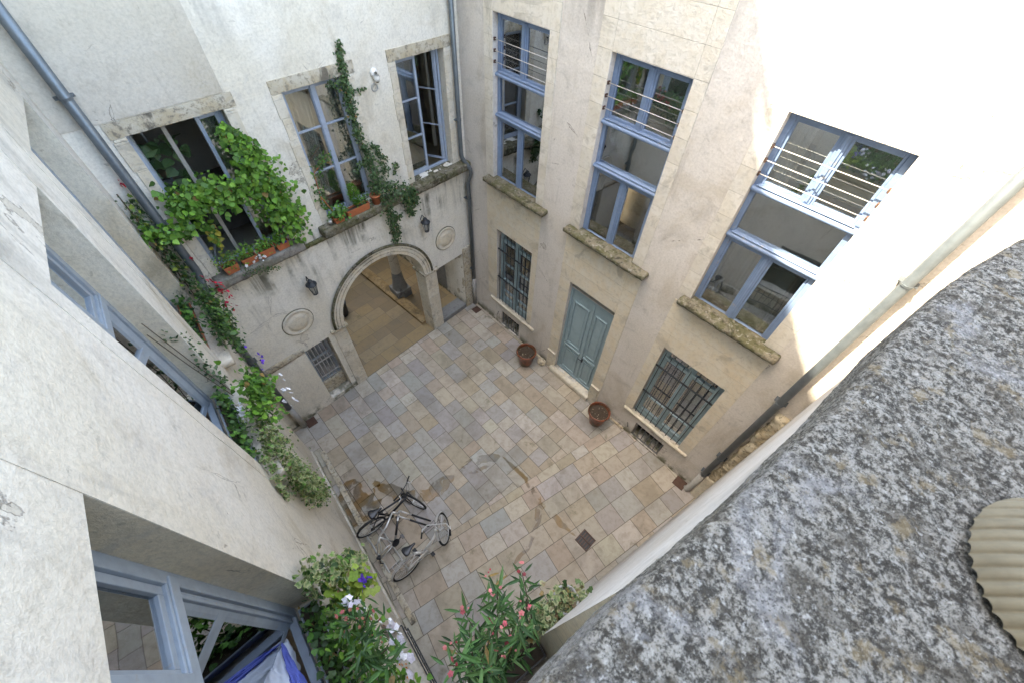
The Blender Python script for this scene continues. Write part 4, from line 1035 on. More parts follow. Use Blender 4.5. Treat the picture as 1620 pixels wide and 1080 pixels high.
    if kind == 'city':
        MB().box(rear_x + .02, bbx + .08, -.072, -.058, bbz + .05, bbz + .125).obj('chain_guard', 'white_paint', t, local=True, bevel=.01)
        m = MB(); x0, x1, zz = rear_x - .20, rear_x + .20, .74
        for y in (-.07, .07): m.tube([(x0, y, zz), (x1, y, zz)], .007, 6)
        for i in range(5): m.tube([(x0 + i * .1, -.07, zz), (x0 + i * .1, .07, zz)], .006, 6)
        m.tube([(x0, 0, zz), (x1, 0, zz)], .005, 6)
        for y in (-.07, .07): m.tube([(rear_x - .05, y, zz), (rear_x, y * .9, r)], .006, 6)
        m.obj('luggage_rack', 'white_metal', t, local=True)
    for s_ in (-1, 1):
        px_, pz = (bbx + .12, bbz - .12) if s_ < 0 else (bbx - .12, bbz + .12)
        MB().box(px_ - .04, px_ + .04, s_ * .08, s_ * .17, pz - .012, pz + .012).obj('pedal', 'black_plastic', cr_, local=True, bevel=.004)
    return t
def yaw_of(dx, dy): return math.atan2(dy, dx)
bicycle((4.16, -6.33, 0), yaw_of(.09, 1.05), R(1), 'black and blue mountain bicycle nearest the arch wall with front wheel turned', 0, 1.06, .34, R(-62), 'mtb')
bicycle((5.41, -6.19, 0), yaw_of(-.05, 1.0), R(-8), 'white city bicycle with luggage rack nearest the camera', 0, 1.04, .345, R(49), 'city', R(-14))
# stripped silver frame lying between them
t = thing('stripped_bicycle', (4.7, -6.1, 0), 'stripped silver bicycle frame without wheels propped between the two bicycles', 'bicycle', 'bicycles parked by the left wall')
HT, HB_, SCL, BB_, DR, FE = Vector((4.38, -5.82, .80)), Vector((4.45, -5.73, .70)), Vector((4.59, -6.30, .72)), Vector((4.77, -6.11, .33)), Vector((4.83, -6.52, .36)), Vector((4.99, -5.33, .40))
m = MB(); m.tube([HT, HT.lerp(SCL, .55) + Vector((.02, 0, -.05)), SCL], .019, 10); m.tube([HB_, BB_], .024, 10); m.tube([SCL, BB_], .018, 10)
for s_ in (-1, 1):
    o_ = Vector((.04 * s_, .02 * s_, 0)); m.tube([SCL, SCL.lerp(DR, .4) + o_, DR + o_], .010, 8); m.tube([BB_, BB_.lerp(DR, .4) + o_ + Vector((0, 0, .04)), DR + o_], .011, 8)
m.obj('frame', 'silver', t, smooth=True)
m = MB(); m.tube([HT, HB_], .026, 10); 
d = (FE - HB_).normalized(); sd = d.cross(Vector((0, 0, 1))).normalized() * .055
for s_ in (-1, 1):
    m.tube([HB_ + sd * s_, HB_ + sd * s_ + d * .30], .018, 8)
m.tube([HB_ - sd, HB_ + sd], .02, 8); fk = m.obj('fork', 'silver', t, smooth=True)
m = MB()
for s_ in (-1, 1): m.tube([HB_ + sd * s_ + d * .28, FE + sd * s_], .022, 8)
m.obj('fork_leg', 'bike_black', fk, smooth=True)
MB().tube([HB_.lerp(BB_, .25), HB_.lerp(BB_, .75)], .0255, 10).obj('tube_decal', 'bike_black', t, smooth=True)
ax = (DR - SCL).cross(BB_ - SCL).normalized()
m = MB().lathe([(.0, -.006), (.085, -.006), (.085, .006), (.0, .006)], BB_ + ax * .04, 24, ax); m.tube([BB_ + ax * .05, BB_ + ax * .06 + Vector((-.04, .16, .03))], .011, 6)
m.box(-.045, .045, -.03, .03, -.012, .012, Matrix.Translation(BB_ + ax * .09 + Vector((-.04, .17, .03)))); m.obj('crankset', 'bike_black', t)
m = MB().lathe([(.0, -.03), (.055, -.03), (.03, .03), (.0, .03)], DR, 18, ax); m.tube([DR, DR + Vector((.05, -.05, -.16)), DR + Vector((.07, -.01, -.24))], .014, 6); m.obj('cassette', 'iron', t)
# floor rack
t = thing('bicycle_rack', (4.6, -6.35, 0), 'flat steel floor rack under the parked bicycles', 'bicycle rack')
m = MB()
for p0, p1 in (((4.15, -6.52, .05), (5.12, -6.53, .05)), ((4.20, -6.20, .05), (5.12, -6.20, .05))): MB().tube([p0, p1], .020, 8).obj('rail', 'silver', t)
for x in (4.18, 4.45, 4.75, 5.08): MB().tube([(x, -6.53, .05), (x, -6.2, .05)], .008, 6).obj('crossbar', 'iron_light', t)

# =============================================================== foliage
def tmpl(kind):
    if kind == 'heart': v = [(0, 0, 0), (.42, .12, .06), (.5, .45, .02), (.2, .85, -.05), (0, 1.1, -.12), (-.2, .85, -.05), (-.5, .45, .02), (-.42, .12, .06), (0, .45, -.03)]; f = [(8, 0, 1), (8, 1, 2), (8, 2, 3), (8, 3, 4), (8, 4, 5), (8, 5, 6), (8, 6, 7), (8, 7, 0)]
    elif kind == 'ivy': v = [(0, 0, 0), (.5, .15, .05), (.32, .45, 0), (.38, .75, -.03), (0, 1.05, -.1), (-.38, .75, -.03), (-.32, .45, 0), (-.5, .15, .05), (0, .45, -.02)]; f = [(8, 0, 1), (8, 1, 2), (8, 2, 3), (8, 3, 4), (8, 4, 5), (8, 5, 6), (8, 6, 7), (8, 7, 0)]
    elif kind == 'lance': v = [(0, 0, 0), (.09, .3, .02), (.08, .7, 0), (0, 1.1, -.1), (-.08, .7, 0), (-.09, .3, .02), (0, .5, -.015)]; f = [(6, 0, 1), (6, 1, 2), (6, 2, 3), (6, 3, 4), (6, 4, 5), (6, 5, 0)]
    elif kind == 'small': v = [(0, 0, 0), (.35, .4, .03), (.2, .85, -.02), (0, 1, -.06), (-.2, .85, -.02), (-.35, .4, .03)]; f = [(0, 1, 2, 3), (0, 3, 4, 5)]
    elif kind == 'petal':
        v = [(0, 0, .08)] + [(math.cos(i / 10 * 6.283) * (.5 if i % 2 else .36), math.sin(i / 10 * 6.283) * (.5 if i % 2 else .36), .0) for i in range(10)]; f = [(0, i + 1, (i + 1) % 10 + 1) for i in range(10)]
    return np.array(v, float), f
GR = dict(bright=[(.15, .33, .04), (.12, .27, .035), (.21, .40, .06), (.08, .19, .03)], ivy=[(.055, .12, .035), (.04, .09, .03), (.085, .16, .05), (.12, .19, .07)],
          dark=[(.04, .085, .03), (.055, .11, .04), (.08, .14, .055), (.10, .15, .075)], olean=[(.055, .14, .04), (.075, .18, .05), (.04, .10, .035), (.11, .22, .07)], lime=[(.24, .33, .05), (.30, .38, .07), (.18, .28, .04)],
          yellow=[(.36, .32, .05), (.25, .30, .05)], fresh=[(.10, .24, .04), (.13, .30, .05), (.07, .17, .03)], succ=[(.20, .24, .10), (.26, .20, .08), (.12, .16, .07)])
VAR_RIM = (.42, .44, .22)
def leaves(name, kind, pts, bias, size, cols, parent, rim=None, seed=1, hang=.0, mat='leaf', outs=None, rnd=.9):
    rg = np.random.default_rng(seed); tv, tf = tmpl(kind); n = len(pts); vs = []; fs = []; cc = []
    pts = np.asarray(pts, float); b = np.asarray(bias, float)
    for i in range(n):
        nrm = b + rg.normal(0, rnd * .55, 3); nrm /= np.linalg.norm(nrm)
        d = rg.normal(0, 1, 3) + np.array([0, 0, -hang]); 
        if outs is not None: d = np.asarray(outs[i]) + rg.normal(0, .35, 3)
        d -= nrm * d.dot(nrm); l = np.linalg.norm(d); d = d / l if l > 1e-6 else np.array([1., 0, 0]); x = np.cross(d, nrm)
        s_ = size * rg.uniform(.45, 1.35); base = len(vs)
        w_ = tv * s_; P = pts[i] + w_[:, :1] * x + w_[:, 1:2] * d + w_[:, 2:3] * nrm
        vs += P.tolist(); fs += [tuple(base + q for q in f) for f in tf]
        c0 = np.array(cols[rg.integers(len(cols))]) * rg.uniform(.55, 1.35)
        if rg.random() < .012: c0 = np.array([.30, .20, .07])
        for q in range(len(tv)):
            cq = c0
            if rim is not None and q != len(tv) - 1 and q != 0 and (i % 5): cq = np.array(rim) * (.75 + .4 * ((i * 7 + q) % 5) / 5)
            cc.append((*cq, 1))
    m = MB(); m.v = [tuple(v) for v in vs]; m.f = fs; m.c = cc
    return m.obj(name, mat, parent, smooth=False, recalc=False)
def cloud(W, path, rad, n, seed, nr=None, zs=1.0):
    """random points round a polyline given in wall coords (s,z,n)"""
    rg = np.random.default_rng(seed); path = np.array(path, float); L = np.linalg.norm(np.diff(path, axis=0), axis=1); cum = np.concatenate([[0], np.cumsum(L)]); out = []
    rads = rad if isinstance(rad, (list, tuple)) else [rad] * len(path)
    for _ in range(n):
        u = rg.uniform(0, cum[-1]); k = min(np.searchsorted(cum, u, side='right') - 1, len(L) - 1); t = (u - cum[k]) / L[k]
        p = path[k] * (1 - t) + path[k + 1] * t; r_ = rads[k] * (1 - t) + rads[k + 1] * t
        d = rg.normal(0, .5, 3) * r_; d[2] *= (nr if nr else .6); q = p + d; q[2] = max(q[2], .02) if path[:, 2].min() > 0 and W else q[2]
        out.append(tuple(W.P(q[0], q[1], q[2])) if W else tuple(q))
    return out
def nb_(W, up=.5, out=.8): return tuple(W.n * out + Vector((0, 0, up)))
def stems(W, paths, r, parent, mat='stem', name='stem'):
    m = MB()
    for p in paths: m.tube([W.P(*q) if W else Vector(q) for q in p], r, 5)
    return m.obj(name, mat, parent)
def flowers(name, pts, bias, size, cols, parent, seed=3): return leaves(name, 'petal', pts, bias, size, cols, parent, seed=seed, mat='petal', rnd=.7)
def trough(W, s0, s1, z, n0, n1, h, label, group=None, parent=None, mat='terracotta', name='planter'):
    c = W.P((s0 + s1) / 2, z, (n0 + n1) / 2); t = thing('flower_box', c, label, 'flower box', group); e = .018
    m = MB(); o8 = []
    vs = [W.P(a, zz, n) for zz, g_ in ((z, e), (z + h, 0)) for a, n in ((s0 + g_, n0 + g_), (s1 - g_, n0 + g_), (s1 - g_, n1 - g_), (s0 + g_, n1 - g_))]
    vi = [W.P(a, zz, n) for zz, g_ in ((z + h, .014), (z + h - .03, .014)) for a, n in ((s0 + g_, n0 + g_), (s1 - g_, n0 + g_), (s1 - g_, n1 - g_), (s0 + g_, n1 - g_))]
    m.add(vs + vi, [(3, 2, 1, 0), (0, 1, 5, 4), (1, 2, 6, 5), (2, 3, 7, 6), (3, 0, 4, 7), (4, 5, 9, 8), (5, 6, 10, 9), (6, 7, 11, 10), (7, 4, 8, 11), (8, 9, 13, 12), (9, 10, 14, 13), (10, 11, 15, 14), (11, 8, 12, 15)])
    m.obj('box', mat, t, recalc=False, bevel=0)
    MB().add(vi[4:], [(0, 1, 2, 3)]).obj('soil', 'soil', t, recalc=False)
    return t
upA, upL = nb_(WA, .55, .8), nb_(WL, .6, .8)

# --- window over the left: climbing heart leaved vine
v = thing('climbing_vine', WA.P(4.6, 5.05, .1), 'bright green heart leaved vine climbing round the leftmost arch wall window', 'climbing plant')
P = cloud(WA, [(4.78, 7.2, .06), (4.68, 6.9, .12), (4.60, 6.5, .15), (4.52, 6.1, .18), (4.48, 5.7, .18), (4.55, 5.3, .2)], [.06, .18, .27, .33, .34, .24], 1150, 1)
P += cloud(WA, [(4.75, 6.25, .18), (5.2, 6.35, .2), (5.6, 6.5, .2), (5.9, 6.5, .2)], [.34, .27, .25, .20], 700, 2)
P += cloud(WA, [(5.75, 6.45, .2), (5.85, 6.2, .2), (6.0, 6.1, .22), (6.3, 6.15, .25), (6.45, 6.3, .28)], [.24, .24, .17, .16, .10], 260, 3)
P += cloud(WA, [(5.75, 6.2, .2), (5.68, 5.9, .18), (5.72, 5.6, .16)], [.12, .09, .05], 60, 5)
leaves('foliage', 'heart', P, upA, .076, GR['bright'] * 3 + GR['fresh'], v, seed=1, hang=1.3)
P = cloud(WA, [(5.62, 6.0, .2), (5.72, 5.8, .18), (5.75, 5.5, .16)], .10, 26, 7); leaves('yellow_leaf', 'heart', P, upA, .07, GR['yellow'], v, seed=2, hang=1.5)
stems(WA, [[(4.60, 5.05, .06), (4.56, 5.8, .08), (4.65, 6.6, .08), (4.78, 7.25, .05)], [(4.6, 6.2, .1), (5.2, 6.35, .12), (5.9, 6.5, .14)], [(5.8, 6.5, .14), (6.0, 6.1, .16), (6.45, 6.3, .2)]], .008, v)
# house plants inside
v = thing('house_plant', WA.P(5.7, 5.1, -.6), 'dark leafy house plant inside the open window behind the vine', 'house plant')
leaves('foliage', 'heart', cloud(WA, [(5.8, 5.6, -.30), (5.7, 6.4, -.35), (5.3, 6.95, -.4)], [.2, .26, .2], 0, 8) + [tuple(WA.P(a, b, -.45 - .12 * random.random())) for a, b in [(5.8 - .5 * random.random() ** 1.5, 5.6 + 1.5 * random.random()) for _ in range(70)]], upA, .15, GR['dark'], v, seed=4, hang=1)
# --- boxes on that sill
gA = 'terracotta boxes on the leftmost arch wall sill'
for (s0, s1), lb, cols, sd, hgt in (((5.62, 5.86), 'small terracotta box with pale leaves at the left end of the sill under the vine', GR['fresh'] + GR['lime'], 11, .16), ((5.28, 5.55), 'terracotta box with white flowers second from the left under the vine', GR['bright'], 12, .15),
        ((4.96, 5.24), 'terracotta box with leafy seedlings third from the left under the vine', GR['bright'], 13, .12), ((4.68, 4.92), 'terracotta box with a purple pansy at the right end of the sill under the vine', GR['fresh'], 14, .12)):
    t = trough(WA, s0, s1, 5.022, .03, .20, .15, lb, gA)
    c = (s0 + s1) / 2
    leaves('foliage', 'small', cloud(WA, [(c - .1, 5.25, .10), (c + .1, 5.25, .13)], [hgt, hgt], 190, sd, nr=.9), upA, .042, cols, t, seed=sd, hang=.3)
    if sd == 12: flowers('flower', cloud(WA, [(c - .2, 5.14, .26), (c + .1, 5.12, .28)], .10, 11, sd), upA, .05, [(.8, .8, .8)], t)
    if sd == 14: flowers('flower', cloud(WA, [(c - .12, 5.12, .2), (c - .1, 5.2, .2)], .08, 4, sd), upA, .045, [(.06, .02, .3)], t)
v = thing('sill_weed', WA.P(5.4, 4.95, .24), 'feathery green weed growing over the front of the grey sill', 'plant')
leaves('foliage', 'small', cloud(WA, [(5.62, 5.02, .25), (5.35, 4.92, .27), (5.05, 4.75, .2)], [.10, .09, .06], 190, 21), upA, .030, GR['ivy'], v, seed=21, hang=1)

# --- middle window: ivy column from pot, box with conifer, rose branch
v = thing('ivy_pot', WA.P(2.66, 5.02, .12), 'terracotta pot of dark ivy climbing and trailing at the right of the middle window', 'ivy')
MB().lathe([(.0, .0), (.07, .0), (.10, .18), (.112, .18), (.112, .21), (.095, .21), (.09, .18), (0, .175)], WA.P(2.70, 5.022, .13), 24).obj('pot', 'terracotta', v, smooth=True)
P = cloud(WA, [(2.60, 7.85, .02), (2.64, 7.6, .04), (2.66, 7.3, .05), (2.69, 7.0, .06), (2.70, 6.5, .07), (2.62, 6.1, .08), (2.56, 5.7, .10), (2.58, 5.3, .14)], [.05, .07, .09, .12, .09, .11, .14, .20], 1150, 31)
P += cloud(WA, [(2.75, 7.28, .05), (2.95, 7.33, .04)], .09, 60, 32) + cloud(WA, [(2.62, 7.12, .04), (2.3, 7.13, .04)], .045, 45, 33) + cloud(WA, [(2.66, 6.0, .1), (2.95, 5.82, .1)], .06, 90, 34)
P += cloud(WA, [(2.45, 6.2, .05), (2.30, 5.85, .08), (2.30, 5.5, .12)], [.05, .10, .14], 200, 35) + cloud(WA, [(2.1, 5.45, .1), (2.0, 5.65, .06)], .06, 50, 41)
P += cloud(WA, [(2.65, 5.4, .16), (2.35, 5.25, .2), (2.05, 5.1, .24), (1.85, 4.95, .24), (1.78, 4.6, .18)], [.20, .24, .22, .14, .10], 900, 36)
P += cloud(WA, [(2.55, 5.1, .25), (2.48, 4.8, .24), (2.42, 4.4, .14), (2.35, 4.15, .08), (2.45, 3.85, .08)], [.16, .15, .11, .10, .13], 560, 37)
P += cloud(WA, [(2.05, 5.0, .25), (1.98, 4.7, .22), (1.95, 4.45, .12), (1.80, 4.4, .1)], [.12, .11, .10, .08], 280, 38) + cloud(WA, [(2.4, 4.5, .12), (2.15, 4.45, .1)], .06, 70, 39)
leaves('foliage', 'ivy', P, upA, .042, GR['dark'] * 2 + GR['ivy'], v, seed=31, hang=.9)
stems(WA, [[(2.68, 5.1, .12), (2.60, 5.9, .05), (2.71, 6.7, .03), (2.62, 7.8, .02)], [(2.6, 5.2, .2), (2.5, 4.9, .25), (2.4, 4.4, .06), (2.45, 3.85, .04)]], .008, v)
t = trough(WA, 2.90, 3.42, 5.022, .06, .21, .15, 'long terracotta box with a small conifer in the middle window')
leaves('foliage', 'small', cloud(WA, [(2.88, 5.25, .13), (3.1, 5.22, .13)], .10, 120, 51, nr=.9), upA, .04, GR['ivy'] + GR['fresh'], t, seed=51)
P = []
for k in range(900):
    a_ = random.uniform(0, 6.28); zz = random.random(); r_ = .105 * math.sqrt(max(0, math.sin(math.pi * min(1, zz * .93 + .07)))) * random.uniform(.75, 1.05)
    P.append(tuple(WA.P(3.15 + r_ * math.cos(a_), 5.22 + zz * .42, .13 + r_ * math.sin(a_))))
leaves('conifer', 'lance', P, (0, 0, 1), .05, [(.10, .26, .02), (.14, .34, .03), (.07, .18, .02)], t, seed=52, hang=-2)
t = trough(WA, 3.50, 3.72, 5.022, .06, .21, .13, 'terracotta pot with a rambling leafy plant at the left of the middle window')
leaves('foliage', 'heart', cloud(WA, [(3.68, 5.2, .13), (3.50, 5.25, .15)], [.16, .14], 150, 53, nr=.9), upA, .055, GR['fresh'], t, seed=53, hang=.5)
leaves('climbing_branch', 'small', cloud(WA, [(3.72, 5.35, .06), (3.80, 5.7, .0), (3.70, 6.0, -.02), (3.50, 6.2, .0), (3.30, 6.25, .0)], [.04, .12, .14, .10, .07], 270, 54), upA, .048, GR['ivy'] + GR['fresh'], t, seed=54, hang=.6)
stems(WA, [[(3.62, 5.15, .12), (3.76, 5.6, .05), (3.70, 6.0, -.04), (3.3, 6.25, -.04)]], .009, t, 'terracotta')
c = WA.P(3.78, 5.03, .1); MB_ = MB().lathe([(.0, 0), (.04, 0), (.045, .08), (.03, .085), (0, .085)], c, 14); tag(MB_.obj('metal_cup', 'silver', smooth=True), 'small silver cup on the sill left of the rambling plant pot', 'cup')

# --- far left house window: geranium and ivy
t = trough(WL, .95, 2.25, 4.942, -.20, -.03, .15, 'flower box of red geraniums and ivy on the far left house sill')
P = cloud(WL, [(.9, 5.2, .2), (1.5, 5.2, .26), (2.2, 5.15, .28)], [.22, .26, .20], 900, 61, nr=.7) + cloud(WL, [(1.3, 5.0, .28), (1.7, 4.7, .26), (2.1, 4.6, .26)], [.2, .16, .10], 170, 62)
leaves('foliage', 'ivy', P, upL, .058, GR['ivy'] * 2 + GR['fresh'] + GR['dark'], t, seed=61, hang=.8)
P = cloud(WL, [(.7, 5.2, .12), (.62, 5.7, .12), (.60, 6.2, .14), (.62, 6.7, .15)], [.16, .20, .20, .14], 420, 63)
leaves('climbing_ivy', 'ivy', P, upL, .06, GR['ivy'] * 2 + GR['dark'] + GR['lime'], t, seed=62, hang=.8)
leaves('low_foliage', 'ivy', cloud(WL, [(.95, 5.16, -.10), (2.25, 5.16, -.10)], .12, 330, 68), upL, .058, GR['ivy'] + GR['fresh'], t, seed=68)
leaves('lime_foliage', 'small', cloud(WL, [(1.3, 5.1, .3), (1.9, 5.0, .34)], .16, 120, 64), upL, .05, GR['lime'], t, seed=63)
fl = cloud(WL, [(1.0, 5.45, .38), (1.3, 5.3, .50), (1.7, 5.2, .52)], .12, 34, 65) + cloud(WL, [(.6, 6.75, .2), (.55, 6.9, .2)], .07, 8, 66) + cloud(WL, [(.7, 5.6, .35), (.7, 5.65, .36)], .03, 5, 67)
flowers('geranium_flower', fl, upL, .062, [(.55, .01, .03), (.45, .01, .05), (.65, .03, .06)], t, seed=5)
stems(WL, [[(.75, 5.0, .06), (.62, 5.8, .08), (.6, 6.8, .08)]], .009, t)

# --- second left window: petunia mass and trailing ivy
t = trough(WL, 3.12, 4.40, 4.942, -.20, -.03, .15, 'flower box with white and purple petunias on the middle left house sill', mat='grey_blue_paint')
P = cloud(WL, [(3.25, 5.25, .30), (3.6, 5.3, .34), (3.9, 5.2, .28)], [.20, .27, .20], 620, 71, nr=.8)
leaves('petunia_foliage', 'heart', P, upL, .062, GR['fresh'] + GR['bright'], t, seed=71, hang=.4)
leaves('low_foliage', 'heart', cloud(WL, [(3.15, 5.18, -.08), (4.4, 5.14, -.06)], .14, 380, 78), upL, .055, GR['ivy'] + GR['fresh'], t, seed=78)
flowers('white_petunia', cloud(WL, [(3.4, 5.1, .62), (3.75, 5.0, .60)], .14, 14, 72) + cloud(WL, [(3.6, 5.25, .06), (3.85, 5.2, .05)], .07, 12, 76), upL, .075, [(.78, .78, .82)], t, seed=7)
flowers('purple_petunia', cloud(WL, [(3.05, 5.5, .50), (3.25, 5.4, .58)], .12, 11, 73), upL, .065, [(.10, .03, .45), (.15, .04, .5)], t, seed=8)
P = cloud(WL, [(3.9, 5.1, .2), (4.3, 5.05, .24), (4.5, 4.7, .22), (4.45, 4.1, .18), (4.25, 3.5, .16), (4.0, 3.0, .14), (3.85, 2.4, .12)], [.22, .26, .28, .28, .26, .22, .12], 2300, 74, nr=.55)
P += cloud(WL, [(3.95, 5.15, .15), (4.5, 5.1, .1), (4.75, 5.0, .06), (4.85, 4.7, .03)], [.1, .12, .06, .04], 220, 75)
leaves('variegated_ivy', 'ivy', P, upL, .046, GR['ivy'] + GR['fresh'], t, rim=VAR_RIM, seed=72, hang=.9)
leaves('climbing_branch', 'small', cloud(WL, [(3.05, 5.2, .05), (3.02, 5.6, -.04), (2.95, 6.0, .02), (3.05, 6.3, -.1)], [.08, .11, .11, .07], 170, 77), upL, .055, GR['dark'], t, seed=73)
stems(WL, [[(3.1, 5.0, .02), (3.06, 5.8, -.10), (3.12, 6.6, -.16)], [(3.15, 5.0, .0), (3.14, 5.8, -.12), (3.2, 6.5, -.18)]], .005, t, 'stem')

# --- nearest left window: ivy, lime heuchera, petunia, oleander sprigs
t = trough(WL, 6.22, 7.5, 4.942, -.20, -.02, .17, 'flower box overflowing with variegated ivy and white petunias on the nearest left house sill', mat='grey_blue_paint')
P = cloud(WL, [(6.15, 5.60, .08), (6.22, 5.45, .2), (6.30, 5.35, .36), (6.1, 5.05, .40)], [.13, .22, .20, .12], 560, 81, nr=.8) + cloud(WL, [(6.1, 5.0, .42), (5.9, 4.5, .34), (5.7, 4.0, .26)], [.10, .06, .04], 120, 82)
leaves('variegated_ivy', 'ivy', P, upL, .058, GR['ivy'] + GR['fresh'], t, rim=VAR_RIM, seed=81, hang=.7)
leaves('low_foliage', 'heart', cloud(WL, [(6.25, 5.2, -.05), (7.5, 5.25, -.05)], .15, 420, 79, nr=.9), upL, .055, GR['ivy'] + GR['fresh'], t, seed=79)
leaves('lime_foliage', 'ivy', cloud(WL, [(6.42, 5.35, .26), (6.45, 5.32, .46)], .15, 130, 83, nr=1.), upL, .085, GR['lime'], t, seed=82)
P = cloud(WL, [(6.62, 5.42, .14), (7.0, 5.36, .24), (7.4, 5.3, .26)], [.20, .25, .22], 560, 84, nr=.9)
leaves('petunia_foliage', 'heart', P, upL, .050, GR['fresh'] + GR['bright'], t, seed=83, hang=.3)
P = cloud(WL, [(6.65, 5.55, .28), (7.0, 5.6, .34), (7.3, 5.5, .30)], [.18, .22, .18], 200, 85, nr=.9)
leaves('oleander_foliage', 'lance', P, (0, .4, 1), .13, GR['olean'], t, seed=84, hang=-.8)
flowers('white_petunia', cloud(WL, [(6.85, 5.2, .44), (7.05, 5.25, .50), (7.35, 5.3, .48)], .17, 24, 86) + cloud(WL, [(6.55, 5.55, .2), (6.65, 5.55, .4)], .10, 9, 91), upL, .078, [(.80, .79, .84), (.72, .68, .78)], t, seed=9)
flowers('purple_petunia', cloud(WL, [(6.48, 5.50, .46), (6.56, 5.55, .54)], .09, 9, 87), upL, .055, [(.10, .02, .5), (.07, .02, .3)], t, seed=10)
flowers('orange_flower', cloud(WL, [(7.25, 5.2, .42), (7.4, 5.2, .46)], .08, 7, 88), upL, .04, [(.75, .25, .02)], t, seed=11)
flowers('red_bud', cloud(WL, [(6.7, 5.75, .22), (7.0, 5.75, .5)], .2, 26, 89), upL, .034, [(.38, .10, .10), (.30, .12, .08)], t, seed=12)
stems(WL, [[(6.8, 5.0, .1), (6.85, 5.5, .3), (6.8, 5.75, .45)], [(7.1, 5.0, .1), (7.1, 5.5, .3), (7.15, 5.8, .45)]], .006, t)

# --- oleander and ivy below the coping
t = trough(WR, 5.52, 6.8, 4.972, -.16, .08, .22, 'black flower box with a tall pink oleander under the stone coping', mat='black_plastic')
rg = random.Random(5); sp = []; ends = []
roots = [WR.P(5.62 + .16 * k, 5.15, -.04) for k in range(7)]
targets = [(7.55, -5.35, 6.4), (7.38, -5.55, 6.25), (7.42, -5.85, 6.3), (7.55, -5.60, 6.7), (7.60, -5.9, 6.6), (7.72, -5.45, 6.3), (7.70, -5.75, 6.9), (7.65, -6.1, 6.7), (7.78, -5.6, 6.6), (7.80, -5.95, 6.9), (7.50, -6.05, 6.0), (7.85, -5.70, 6.2), (7.82, -5.82, 6.5), (7.62, -5.70, 6.0), (7.74, -6.0, 6.2)]
PP = []; OO = []; FL = []
m = MB()
for k, q in enumerate(targets):
    a_ = roots[k % 7]; b_ = Vector(q); mid = a_.lerp(b_, .5) + Vector((.06, 0, .10)); m.tube([a_, mid, b_], [.009, .006, .003], 5)
    for i in range(34):
        u = .28 + .72 * (i / 33) ** .8; p = (a_ * (1 - u) ** 2 + mid * 2 * u * (1 - u) + b_ * u * u); an = i * 2.4; d = Vector((math.cos(an), math.sin(an), .75 if u > .85 else .35))
        PP.append(tuple(p + Vector((rg.uniform(-.02, .02), rg.uniform(-.02, .02), rg.uniform(-.02, .02))))); OO.append(tuple(d))
    if k % 5 != 4:
        for i in range(3): FL.append(tuple(b_ + Vector((rg.uniform(-.05, .05), rg.uniform(-.05, .05), rg.uniform(-.01, .08)))))
m.obj('stem', 'stem', t)
leaves('oleander_foliage', 'lance', PP, (0, 0, 1), .122, GR['olean'], t, seed=91, outs=OO, rnd=.5)
flowers('pink_flower', FL, (0, 0, 1), .036, [(.55, .10, .13), (.65, .2, .2), (.45, .06, .08)], t, seed=13)
t2 = thing('trailing_ivy', WR.P(5.2, 5.0, 0), 'dry variegated ivy trailing beside the oleander at the foot of the coping', 'ivy')
P = cloud(WR, [(5.0, 5.35, .02), (5.3, 5.5, .08), (5.55, 5.6, .1)], [.12, .18, .14], 520, 92, nr=.9)
leaves('foliage', 'ivy', P, (-.3, 0, 1), .050, GR['ivy'] + [(.25, .17, .09)], t2, rim=VAR_RIM, seed=92)
t3 = thing('succulent_pot', (7.98, -5.06, 5.0), 'round grey bowl of succulents at the right end of the window ledge under the coping', 'plant pot')
c = Vector((7.93, -5.07, 5.3))
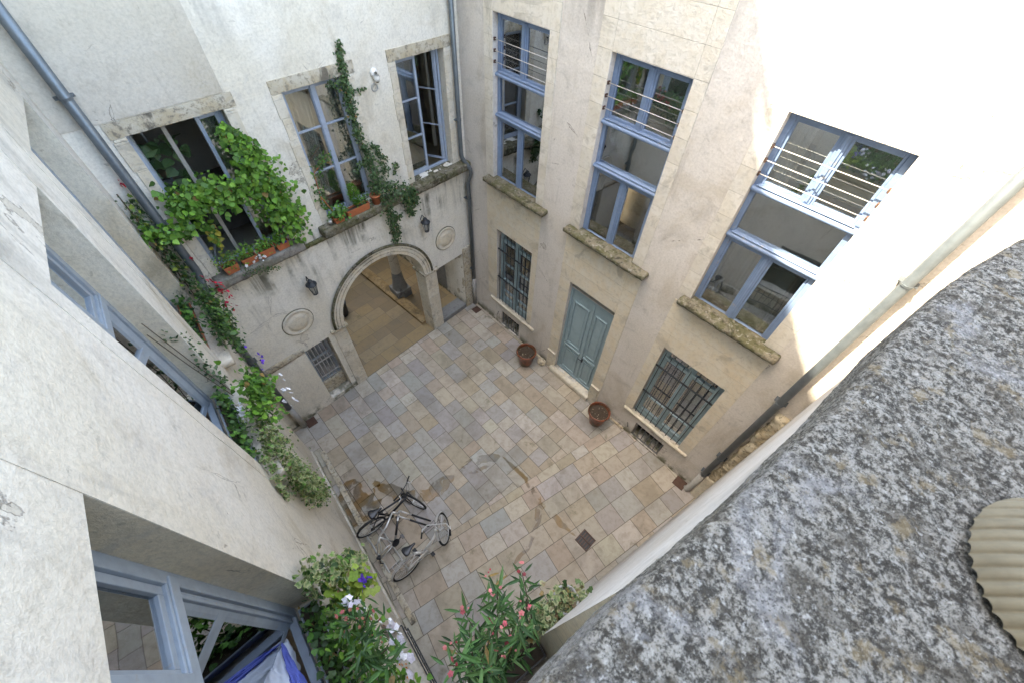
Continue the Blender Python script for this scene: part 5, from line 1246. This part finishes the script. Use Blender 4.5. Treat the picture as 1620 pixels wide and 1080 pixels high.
MB().lathe([(0, 0), (.07, 0), (.115, .16), (.125, .16), (.125, .18), (.105, .18), (.10, .15), (0, .145)], c + Vector((0, 0, .02)), 28).obj('bowl', 'cast_iron_grey', t3, smooth=True)
MB().box(7.84, 8.02, -5.16, -4.98, 4.97, 5.32).obj('stand', 'iron', t3, bevel=.01)
leaves('succulent', 'small', cloud(None, [(7.90, -5.07, 5.49), (7.97, -5.06, 5.50)], .09, 200, 93, nr=.25), (0, 0, 1), .035, GR['succ'], t3, seed=93, hang=-1)

# --- laundry in the nearest left window
def cloth(name, mat, c, rx, ry, rz, seed, label, amp=.16):
    bm = bmesh.new(); bmesh.ops.create_icosphere(bm, subdivisions=6, radius=1)
    for v in bm.verts:
        q = v.co.copy(); f = noise.fractal(q * 1.6 + Vector((seed, 0, 0)), .7, 2.1, 3); rdg = (1 - abs(noise.noise(Vector((q.x * 2.2, q.y * 2.2, q.z * 2.2)) + Vector((0, seed, 0)))) * 2) * .5
        q = q * (1 + amp * f + .13 * rdg); v.co = Vector((c[0] + q.x * rx, c[1] + q.y * ry, c[2] + q.z * rz))
    me = bpy.data.meshes.new(name); bm.to_mesh(me); bm.free(); me.materials.append(MAT[mat]); me.polygons.foreach_set('use_smooth', [True] * len(me.polygons))
    o = bpy.data.objects.new(name, me); COL.objects.link(o); return tag(o, label, 'bedding')
P0 = WL.P(6.66, 5.02, -.60); cloth('bed_sheet', 'white_cloth', P0, .44, .20, .15, 1., 'crumpled white sheet airing on the nearest left window sill', .3)
P0 = WL.P(6.26, 5.04, -.56); cloth('bed_sheet', 'white_cloth', P0, .17, .14, .20, 4., 'white duvet corner bunched at the hinge side of the nearest left window', .3)
P0 = WL.P(6.90, 5.10, -.39); cloth('blanket', 'blue_cloth', P0, .40, .045, .07, 7., 'blue blanket folded along the edge of the white sheet in the nearest left window', .35)
P0 = WL.P(6.02, 5.26, -.80); cloth('blanket', 'blue_cloth', P0, .26, .24, .24, 9., 'blue blanket heaped behind the open casement glass', .45)
P0 = WL.P(6.30, 5.16, -1.12); cloth('bed_sheet', 'white_cloth', P0, .50, .30, .22, 12., 'white sheet spread under the blue blanket behind the open casement glass', .35)
